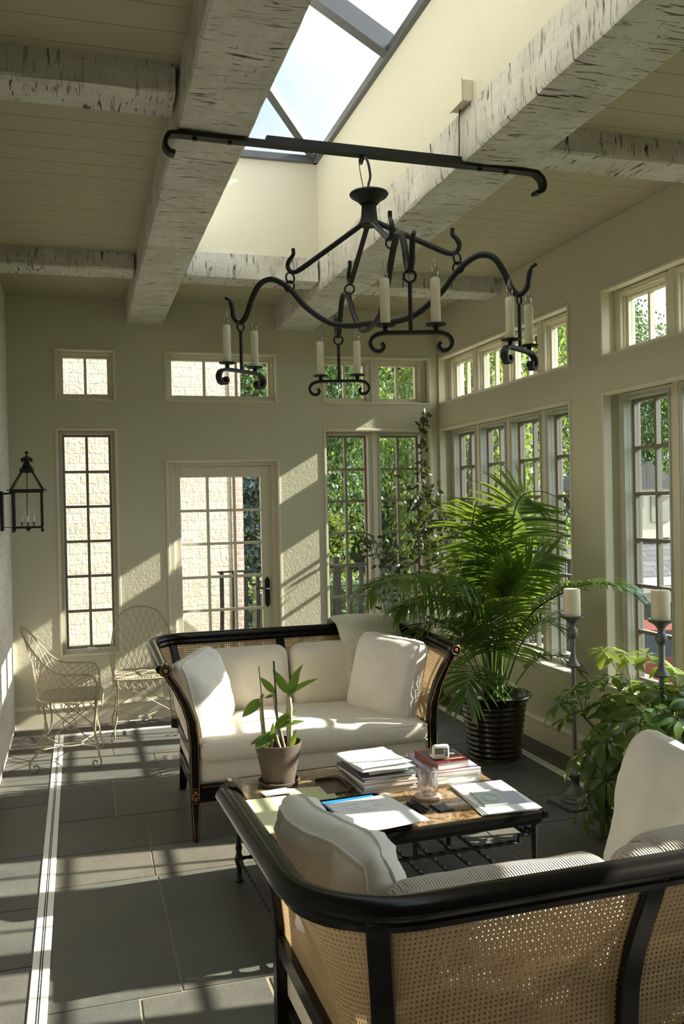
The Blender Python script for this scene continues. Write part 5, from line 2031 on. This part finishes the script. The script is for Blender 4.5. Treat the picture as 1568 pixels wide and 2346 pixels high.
frond([(2.60, 5.42, .36), (2.37, 5.25, .80), (2.12, 5.1, .96), (1.93, 5.02, .91)], .30, .020, 28, None, .65, .42, (75, 25))
frond([(2.63, 5.42, .36), (2.62, 5.3, .89), (2.66, 5.2, 1.27)], .30, .022, 22, FN, .12, .62, (32, 14), m='palmb', stem=.007, vshape=.05)
frond([(2.68, 5.45, .36), (2.80, 5.46, .88), (2.90, 5.42, 1.12), (2.99, 5.34, 1.22)], .28, .018, 26, (-.4, -.8, .3), .4, .45, (65, 25))
frond([(2.62, 5.40, .36), (2.48, 5.1, .90), (2.36, 4.98, 1.05), (2.26, 4.90, 1.04)], .30, .020, 26, None, .6, .45, (75, 25))
frond([(2.66, 5.38, .36), (2.72, 5.2, .76), (2.77, 5.02, .94), (2.84, 4.92, .90)], .26, .018, 24, None, .6, .4, (75, 25))
frond([(2.63, 5.40, .36), (2.58, 5.22, .80), (2.56, 5.05, 1.02), (2.52, 4.93, 1.08)], .30, .020, 26, (-.2, -.5, .8), .55, .45, (75, 25))
frond([(2.61, 5.44, .36), (2.40, 5.40, .72), (2.17, 5.36, .82), (2.02, 5.33, .76)], .28, .019, 24, None, .6, .4, (75, 25))
frond([(2.66, 5.45, .36), (2.68, 5.46, 1.0), (2.66, 5.40, 1.38), (2.62, 5.32, 1.55)], .30, .019, 26, FN, .3, .5, (82, 40), m='palm', vshape=.05)
mb = MB()
mb.tube(spline([(0, .02, .36), (-.135, .07, 1.11), (-.305, .12, 1.66)], 8), [.006] * 12 + [.003] * 5, 6)
mb.build('bare_stem', M['stem'], palm)
for k in range(7):
    a = k * .9
    mb = MB()
    mb.tube(spline([(.06 * math.cos(a), .06 * math.sin(a), .36), (.045 * math.cos(a) + .01, .045 * math.sin(a), .55), (.06 * math.cos(a) + .015, .05 * math.sin(a), .75)], 5), [.016] * 6 + [.011] * 5, 8)
    mb.build('stalk', M['stem'], palm)

# ---- variegated umbrella shrub by the near window
SO = Vector((2.74, 3.86, 0))
sch = thing('umbrella_plant', 'leafy variegated green shrub by the near window beside the sofa', 'potted plant', SO)
MB().lathe([(.0001, 0), (.10, 0), (.125, .16), (.135, .17), (.13, .18), (.118, .17), (.112, .15)], 28, cap0=False, cap1=False).build('pot', M['terra'], sch)
MB().lathe([(.114, .152), (.0001, .155)], 20, cap0=False, cap1=False).build('soil', M['soil'], sch)
stems = [[(0, 0, .15), (-.02, .02, .4), (-.05, .05, .62)], [(.02, 0, .15), (.05, -.03, .45), (.10, -.08, .74)], [(-.03, .02, .15), (-.14, .10, .40), (-.27, .18, .58)], [(0, -.04, .15), (-.08, -.16, .38), (-.16, -.25, .50)], [(.03, .03, .15), (.08, .12, .42), (.12, .2, .64)], [(.0, 0, .15), (.02, -.14, .45), (.08, -.28, .66)], [(-.03, 0, .15), (-.16, -.02, .34), (-.28, -.04, .40)]]
mb = MB()
SP = []
for s_ in stems:
    sp_ = spline(s_, 6)
    SP += sp_[4:]
    mb.tube(sp_, [.011 - .004 * i / len(sp_) for i in range(len(sp_))], 7)
mb.build('stems', M['stem'], sch)
rnd = random.Random(8)
def cluster(c, axis, L, nl=7, W=.046, m=None):
    mb = MB()
    src = min(SP, key=lambda p: (p - c).length + max(0, p.z - c.z) * .8)
    mid = src.lerp(c, .5) + Vector((0, 0, .03))
    mb.tube(spline([src, mid, c], 5), .0026, 5)
    ax = Vector(axis).normalized()
    u = ax.orthogonal().normalized()
    w = ax.cross(u)
    a0 = rnd.uniform(0, 6)
    for k in range(nl):
        a = a0 + 2 * PI * k / nl
        d = u * math.cos(a) + w * math.sin(a) + ax * rnd.uniform(-.25, .25)
        l_ = L * rnd.uniform(.75, 1.1)
        st = c + d * .018
        mb.tube([c, st], .0012, 4)
        leaf(mb, st, d, ax, l_, W * l_ / .11, .35, .12, 7, shape=1.25)
    return mb.build('leaf_cluster', M[m or 'schef'], sch, smooth=180)
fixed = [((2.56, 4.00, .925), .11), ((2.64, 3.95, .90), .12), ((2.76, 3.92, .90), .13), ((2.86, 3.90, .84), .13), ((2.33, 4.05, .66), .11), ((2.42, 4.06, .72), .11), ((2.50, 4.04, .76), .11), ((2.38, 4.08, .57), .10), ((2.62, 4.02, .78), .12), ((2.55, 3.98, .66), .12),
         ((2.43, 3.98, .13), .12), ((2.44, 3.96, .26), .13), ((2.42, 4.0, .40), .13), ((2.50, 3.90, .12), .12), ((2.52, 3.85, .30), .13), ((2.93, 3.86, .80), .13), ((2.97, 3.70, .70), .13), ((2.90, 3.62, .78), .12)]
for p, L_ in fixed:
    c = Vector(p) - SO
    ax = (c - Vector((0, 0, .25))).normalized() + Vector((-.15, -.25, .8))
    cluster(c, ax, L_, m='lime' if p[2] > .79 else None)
n = 0
while n < 72:
    d = Vector((rnd.gauss(0, 1), rnd.gauss(0, 1), rnd.gauss(0, 1))).normalized()
    c = Vector((d.x * .36 - .02, d.y * .38, d.z * .34 + .46)) * 1.0
    c *= rnd.uniform(.75, 1.0) if d.z < .3 else rnd.uniform(.8, 1.02)
    if c.x + SO.x > 2.99 or c.z < .10 or (c.y > .13 and c.z < .62) or (Vector((c.x + SO.x, c.y + SO.y)) - Vector((2.628, 4.405))).length < .16:
        continue
    ax = d + Vector((-.1, -.2, .7))
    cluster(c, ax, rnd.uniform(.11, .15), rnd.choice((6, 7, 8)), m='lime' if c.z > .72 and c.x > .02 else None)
    n += 1

# ---- dark climbing vine in the window corner
VO = Vector((2.80, 7.02, 0))
vine = thing('climbing_vine', 'dark leaved vine climbing the back corner from a terracotta pot', 'potted plant', VO)
M['terracotta'] = plain('terracotta', (.38, .16, .085), .8, nscale=20, var=.15, bump=.2)
MB().lathe([(.0001, 0), (.10, 0), (.145, .26), (.158, .262), (.16, .30), (.148, .30), (.14, .27)], 28, cap0=False, cap1=False).build('pot', M['terracotta'], vine)
MB().lathe([(.142, .275), (.0001, .28)], 20, cap0=False, cap1=False).build('soil', M['soil'], vine)
main = spline([(.0, 0, .28), (.03, .05, .8), (.04, .08, 1.3), (.05, .10, 1.65), (.05, .14, 2.0), (.07, .16, 2.28), (.08, .17, 2.46)], 8)
side = [spline([(0, 0, .28), (-.15, -.02, .8), (-.33, -.03, 1.1), (-.45, -.04, 1.28), (-.47, -.04, 1.42)], 7), spline([(.03, 0, .28), (.12, -.08, .9), (.16, -.12, 1.4), (.14, -.1, 1.62)], 7), spline([(-.05, 0, .3), (-.22, -.04, .75), (-.36, -.05, .98), (-.25, -.05, 1.15), (-.22, -.05, 1.32)], 7)]
mb = MB()
mb.tube(main, [.006] * 30 + [.004] * (len(main) - 30), 6)
for s_ in side:
    mb.tube(s_, .003, 5)
mb.build('stems', M['stem'], vine)
rnd = random.Random(5)
fb = MB()
def vleaf(p, spread, L=.06):
    d = Vector((rnd.gauss(0, 1), rnd.gauss(0, .7) - .2, rnd.gauss(0, 1) - .25)).normalized()
    q = p + Vector((rnd.gauss(0, spread), rnd.gauss(0, spread * .5) - spread * .2, rnd.gauss(0, spread * .7)))
    q.y = min(q.y, .27)
    q.x = min(q.x, .22)
    leaf(fb, q, d, (rnd.gauss(0, 1), -1, rnd.gauss(0, .6)), L * rnd.uniform(.7, 1.25), L * .42, .3, .15, 4)
for i, p in enumerate(main):
    zz = p.z
    if zz < .9:
        k, sp_ = 2, .09
    elif zz < 1.25:
        k, sp_ = 13, .12
    elif zz < 1.75:
        k, sp_ = 22, .10
    elif zz < 2.0:
        k, sp_ = 5, .03
    else:
        k, sp_ = 3, .02
    for _ in range(k):
        vleaf(p, sp_, .07 if zz < 1.9 else .06)
for s_ in side:
    for p in s_[10:]:
        for _ in range(4):
            vleaf(p, .055, .072)
fb.build('foliage', M['vine'], vine, smooth=180)

# ================================================================== OUTSIDE
GZ = -2.4
M['lawn'] = plain('lawn', (.060, .105, .022), .9, nscale=3, var=.35, bump=.4)
M['paving'] = plain('terrace paving', (.42, .38, .30), .85, nscale=6, var=.15)
gnd = struct(MB().bx(-40, 60, -40, 90, GZ - .3, GZ).build('ground', M['lawn'], smooth=0))
ter = struct(MB().bx(-6, 5.4, 7.57, 10.4, GZ, -.06).build('terrace_floor', M['paving'], smooth=0))
M['stonewall'] = brick_mat('rock faced stone', (.63, .58, .475), (.52, .475, .375), (.60, .56, .47), .235, .098, .009, 'XZ', 1.0, .028, .05)
M['pinkbrick'] = brick_mat('pink brick', (.42, .26, .22), (.48, .35, .30), (.54, .50, .45), .105, .062, .010, 'XZ', .7, .004)
wa = math.radians(9)
wing = thing('stone_house_wing', 'sunlit pale stone house wall with pink brick corner outside the door', 'house', (1.55, 9.32, 0), wa)
wingw = MB().bx(-7.0, 0, 0, 3.0, GZ, 6.2).build('stone_wall', M['stonewall'], wing, smooth=0)
MB().bx(0.0, .125, -.012, 3.0, GZ, 6.2).build('brick_corner', M['pinkbrick'], wing, smooth=0)

# iron railing with bellied balusters
rail = thing('iron_railing', 'black iron terrace railing with bellied balusters outside the door', 'railing', (0, 0, -.06))
mb = MB()
mb.bar((1.36, 9.12, 1.09), (5.2, 9.12, 1.09), .045, .016)
mb.bar((1.36, 9.12, .14), (5.2, 9.12, .14), .030, .014)
mb.bar((5.2, 9.12, 1.09), (5.2, 7.62, 1.09), .045, .016)
mb.bar((5.2, 9.12, .14), (5.2, 7.62, .14), .030, .014)
mb.build('handrail', M['iron'], rail, smooth=0)
def balu(x, y, nx, ny):
    mb = MB()
    pts = [Vector((x + nx * o, y + ny * o, z)) for o, z in ((0, .145), (.05, .17), (.095, .25), (.085, .36), (.04, .52), (.01, .70), (0, .9), (0, 1.085))]
    mb.tube(spline(pts, 5), .019, 4, square=True)
    mb.build('baluster', M['iron'], rail, smooth=20)
for k in range(31):
    balu(1.40 + k * .125, 9.12, 0, 1)
for k in range(11):
    balu(5.2, 9.0 - k * .125, 1, 0)
for x in (2.62, 3.9, 5.2):
    MB().bx(x - .03, x + .03, 9.09, 9.15, .0, 1.2).build('post', M['iron'], rail, smooth=0)

# ---- trees
def bark():
    return plain('bark', (.10, .075, .05), .9, nscale=14, var=.4, bump=.6)
M['bark'] = bark()
M['leafdark'] = leaf_mat('evergreen leaves', (.020, .048, .022), (.055, .110, .036), .28, .55, .6, (.20, .33, .04))
M['leafmid'] = leaf_mat('broad leaves', (.035, .085, .018), (.11, .18, .035), .4, .5, .5, (.42, .55, .07))
M['leaflight'] = leaf_mat('light green leaves', (.055, .10, .025), (.11, .165, .035), .22, .5, .5, (.5, .6, .08))
M['spruce'] = leaf_mat('blue spruce needles', (.085, .14, .125), (.18, .25, .22), .2, .6, .7, (.2, .32, .2))


def crown_mesh(kind, seed):
    r = random.Random(seed)
    mb = MB()
    vs, fs = [], []
    def card(p, d, L, W):
        d = d.normalized()
        s_ = d.cross(Vector((r.gauss(0, 1), r.gauss(0, 1), r.gauss(0, 1)))).normalized()
        b = len(vs)
        vs.extend([p, p + d * (L * .5) + s_ * W * .5, p + d * L, p + d * (L * .5) - s_ * W * .5])
        fs.append((b, b + 1, b + 2, b + 3))
    if kind == 'broad':                     # unit crown: radius 1, centre at origin
        for _ in range(95):
            q = Vector((r.gauss(0, 1), r.gauss(0, 1), r.gauss(0, 1))).normalized() * r.uniform(.45, .95)
            cr = r.uniform(.14, .26)
            for _ in range(240):
                o = Vector((r.gauss(0, 1), r.gauss(0, 1), r.gauss(0, .7))) * cr * .55
                p = q + o
                card(p, o + Vector((r.gauss(0, .1), r.gauss(0, .1), -.06)), .036, .024)
    else:                                   # conifer: z 0..1, radius .28 at the base
        for i in range(330):
            z = r.uniform(0, 1) ** 1.15
            rad = (.30 if kind == 'conifer' else .17) * (1 - z) ** (.85 if kind == 'conifer' else .55) * r.uniform(.8, 1.1) + .012
            a = r.uniform(0, 2 * PI)
            tip = Vector((rad * math.cos(a), rad * math.sin(a), z - (.10 * rad / .3 if kind == 'conifer' else -.05)))
            root = Vector((0, 0, z + .01))
            for j in range(38):
                f = r.uniform(.25, 1) ** .7
                p = root.lerp(tip, f) + Vector((r.gauss(0, .012), r.gauss(0, .012), r.gauss(0, .009)))
                card(p, (tip - root) + Vector((r.gauss(0, .06), r.gauss(0, .06), r.gauss(0, .05))), .030, .014)
    return mb.add(vs, fs)

CM = {}
def tree(name, label, x, y, h, rad, kind, m, group, seed=1, base=GZ, trunk=.3):
    t_ = thing(name, label, 'tree', (x, y, base), random.Random(seed * 7 + int(x * 10)).uniform(0, 6), group)
    key = (kind, seed, m)
    if kind == 'broad':
        tm = MB()
        tm.tube(spline([(0, 0, 0), (.05, .03, h * .3), (-.04, .02, h * .6), (0, 0, h * .85)], 5), [.22 * h / 9] * 6 + [.12 * h / 9] * 5 + [.05] * 5, 8)
        rr = random.Random(seed)
        for k in range(7):
            a, z = k * .9, h * rr.uniform(.3, .7)
            tm.tube([(0, 0, z), (rad * .7 * math.cos(a), rad * .7 * math.sin(a), z + h * .15)], [.06, .02], 6)
        tm.build('trunk', M['bark'], t_)
        if key not in CM:
            c = crown_mesh(kind, seed).build('crown', M[m], t_, smooth=0)
            CM[key] = c.data
        else:
            c = bpy.data.objects.new('crown', CM[key]); C.objects.link(c); c.parent = t_
        c.location = (0, 0, h * (.5 + trunk / 2))
        c.scale = (rad, rad, h * (1 - trunk) / 2)
    else:
        MB().tube([(0, 0, 0), (0, 0, h * .9)], [.16, .03], 8).build('trunk', M['bark'], t_)
        if key not in CM:
            c = crown_mesh(kind, seed).build('crown', M[m], t_, smooth=0)
            CM[key] = c.data
        else:
            c = bpy.data.objects.new('crown', CM[key]); C.objects.link(c); c.parent = t_
        c.location = (0, 0, h * .03)
        c.scale = (h * rad, h * rad, h * .97)
    return t_
TG = 'trees outside the back windows'
tree('evergreen_tree', 'dark evergreen tree filling the left of the tall window pair', 4.0, 17.5, 9.5, 2.3, 'broad', 'leafdark', TG, 1, trunk=.12)
tree('evergreen_tree', 'dark evergreen tree behind the mullion of the tall window pair', 7.7, 24.2, 12.4, 2.9, 'broad', 'leafdark', TG, 2, trunk=.12)
tree('broadleaf_tree', 'sunlit broadleaf tree seen through the right unit of the tall window pair', 6.05, 13.1, 8.0, 1.6, 'broad', 'leafmid', TG, 3, trunk=.15)
tree('broadleaf_tree', 'bright green tree behind the small transom pair', 5.6, 23.5, 12.5, 3.3, 'broad', 'leafmid', TG, 4, trunk=.15)
tree('evergreen_tree', 'dark tree showing past the brick corner through the door glass', 3.0, 21.0, 11.0, 2.4, 'broad', 'leafdark', TG, 2, trunk=.12)
tree('blue_spruce', 'blue grey spruce seen through the right column of door panes', 2.75, 14.3, 5.0, .95, 'conifer', 'spruce', None, 5)
tree('arborvitae', 'slim light green conifer at the lower left of the tall window pair', 3.30, 11.9, 3.75, 1.0, 'column', 'leaflight', None, 6)
tree('evergreen_tree', 'dark evergreen beyond the corner windows of the right wall', 11.2, 25.0, 12.0, 2.7, 'broad', 'leafdark', TG, 1, trunk=.15)
tree('broadleaf_tree', 'tall green tree rising behind the shingle roofed house', 13.6, 24.6, 11.6, 2.8, 'broad', 'leafmid', TG, 3, trunk=.2)
tree('pine_tree', 'open dark pine behind the white dormer', 17.2, 25.5, 10.8, 2.6, 'broad', 'leafdark', TG, 2, trunk=.3)
tree('pine_tree', 'pine tree at the right edge beyond the roof', 21.0, 27.0, 10.6, 2.8, 'broad', 'leafdark', TG, 1, trunk=.3)
tree('broadleaf_tree', 'distant pale green tree between house and pines', 9.0, 28.0, 12.0, 3.6, 'broad', 'leafmid', TG, 4, trunk=.2)
hd = MB()
rnd = random.Random(77)
vs, fs = [], []
for _ in range(5200):
    p = Vector((rnd.uniform(1.9, 5.1), rnd.uniform(9.9, 10.45), rnd.uniform(-.05, .92)))
    d = Vector((rnd.gauss(0, 1), rnd.gauss(0, 1) - .4, rnd.gauss(0, 1) + .3)).normalized()
    s_ = d.orthogonal().normalized()
    b = len(vs)
    vs += [p, p + d * .035 + s_ * .016, p + d * .07, p + d * .035 - s_ * .016]
    fs.append((b, b + 1, b + 2, b + 3))
hb = thing('clipped_hedge', 'clipped light green hedge behind the iron railing', 'hedge', (0, 0, -.06))
hd.add(vs, fs).build('foliage', M['leaflight'], hb, smooth=0)
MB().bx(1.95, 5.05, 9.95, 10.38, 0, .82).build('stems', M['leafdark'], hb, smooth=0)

# ---- neighbouring house with a grey shingle roof
M['shingle'] = brick_mat('grey shingles', (.14, .138, .142), (.095, .094, .10), (.06, .06, .065), .30, .16, .012, 'XY', .6, .01)
M['siding'] = plain('pale siding', (.62, .58, .47), .7, nscale=4, var=.05)
M['darkglass'] = plain('dark window', (.03, .035, .04), .1, 0, .7)
ho = thing('neighbour_house', 'pale house with grey shingle roof and dormer outside the right hand windows', 'house', (11.2, 17.6, GZ))
MB().bx(-4.6, 4.6, -3.1, 3.1, 0, 2.65).build('walls', M['siding'], ho, smooth=0)
e0, rz_ = 2.65, 4.55
mb = MB()
mb.add([(-5, -3.5, e0), (5, -3.5, e0), (5, 0, rz_), (-5, 0, rz_), (5, 3.5, e0), (-5, 3.5, e0), (-5, -3.5, e0 - .12), (5, -3.5, e0 - .12), (5, 3.5, e0 - .12), (-5, 3.5, e0 - .12)], [(0, 1, 2, 3), (3, 2, 4, 5), (0, 3, 5, 9, 6), (1, 7, 8, 4, 2), (0, 6, 7, 1), (5, 4, 8, 9), (6, 9, 8, 7)])
mb.build('roof', M['shingle'], ho, smooth=0)
mb = MB()
mb.bx(-5.05, 5.05, -3.62, -3.5, e0 - .16, e0 - .02).bx(-5.0, 5.0, -3.5, -3.1, e0 - .3, e0 - .125)
mb.build('gutter', M['white'], ho, smooth=0)
mb = MB()
mb.bx(-1.25, .15, -2.55, -.6, 3.3, 4.30)
dm = mb.build('dormer', M['siding'], ho, smooth=0)
mb = MB()
mb.add([(-1.4, -2.65, 4.28), (.3, -2.65, 4.28), (-.55, -2.65, 4.80), (-1.4, -.2, 4.28), (.3, -.2, 4.28), (-.55, -.2, 4.80)], [(0, 1, 2), (3, 5, 4), (0, 2, 5, 3), (1, 4, 5, 2), (0, 3, 4, 1)])
mb.build('dormer_roof', M['shingle'], dm, smooth=0)
mb = MB()
for x in (-1.05, -.45):
    mb.bx(x, x + .42, -2.58, -2.53, 3.62, 4.12)
mb.build('dormer_window', plain('grey louvre', (.30, .29, .25), .6), dm, smooth=0)
for x in (-3.4, -1.2, 1.0, 3.0):
    MB().bx(x, x + .9, -3.13, -3.08, .9, 2.1).build('window', M['darkglass'], ho, smooth=0)
MB().bx(-2.3, -1.35, .4, 1.3, 3.6, 6.5).build('chimney', M['white'], ho, smooth=0)
MB().bx(.4, 1.2, .5, 1.3, 3.6, 6.25).build('chimney', M['white'], ho, smooth=0)

# ---- red car parked below the right hand window
M['carred'] = plain('red car paint', (.17, .025, .018), .35, 0, .5)
M['rubber'] = plain('tyre', (.015, .015, .015), .8)
struct(MB().bx(6.9, 14.5, 9.6, 14.0, GZ, -1.84).build('driveway_floor', plain('grey driveway', (.20, .195, .19), .85, nscale=5, var=.15), smooth=0))
car = thing('parked_car', 'red car parked below the right hand window by the pale house', 'car', (9.0, 12.4, -1.84), math.radians(-18))
mb = MB()
sec = [(-2.1, .45, .75), (-2.0, .40, .95), (-1.2, .36, 1.05), (-.7, .34, 1.08), (.9, .34, 1.06), (1.7, .36, .98), (2.1, .45, .72)]
vs, fs = [], []
for x, z0, z1 in sec:
    vs += [(x, -.82, z0), (x, .82, z0), (x, .86, (z0 + z1) / 2), (x, .78, z1), (x, -.78, z1), (x, -.86, (z0 + z1) / 2)]
for i in range(len(sec) - 1):
    for k in range(6):
        fs.append((i * 6 + k, (i + 1) * 6 + k, (i + 1) * 6 + (k + 1) % 6, i * 6 + (k + 1) % 6))
fs += [tuple(range(6)), tuple(len(vs) - 6 + k for k in range(6))[::-1]]
mb.add(vs, fs).build('body', M['carred'], car, smooth=40)
mb = MB()
mb.add([(-1.5, -.74, 1.04), (1.0, -.74, 1.05), (.45, -.6, 1.46), (-1.0, -.6, 1.46), (-1.5, .74, 1.04), (1.0, .74, 1.05), (.45, .6, 1.46), (-1.0, .6, 1.46)], [(0, 1, 2, 3), (5, 4, 7, 6), (1, 5, 6, 2), (4, 0, 3, 7), (3, 2, 6, 7)])
mb.build('cabin', M['darkglass'], car, smooth=0)
MB().bx(-1.0, .45, -.6, .6, 1.455, 1.48).build('roof', M['carred'], car, smooth=0)
for sx in (-1.3, 1.3):
    for sy in (-.8, .8):
        mb = MB()
        mb.lathe([(.0001, -.1), (.30, -.1), (.33, -.06), (.33, .06), (.30, .1), (.0001, .1)], 20, cap0=False, cap1=False)
        mb.v = [(x + sx, z + sy, y + .33) for x, y, z in mb.v]
        mb.build('wheel', M['rubber'], car)
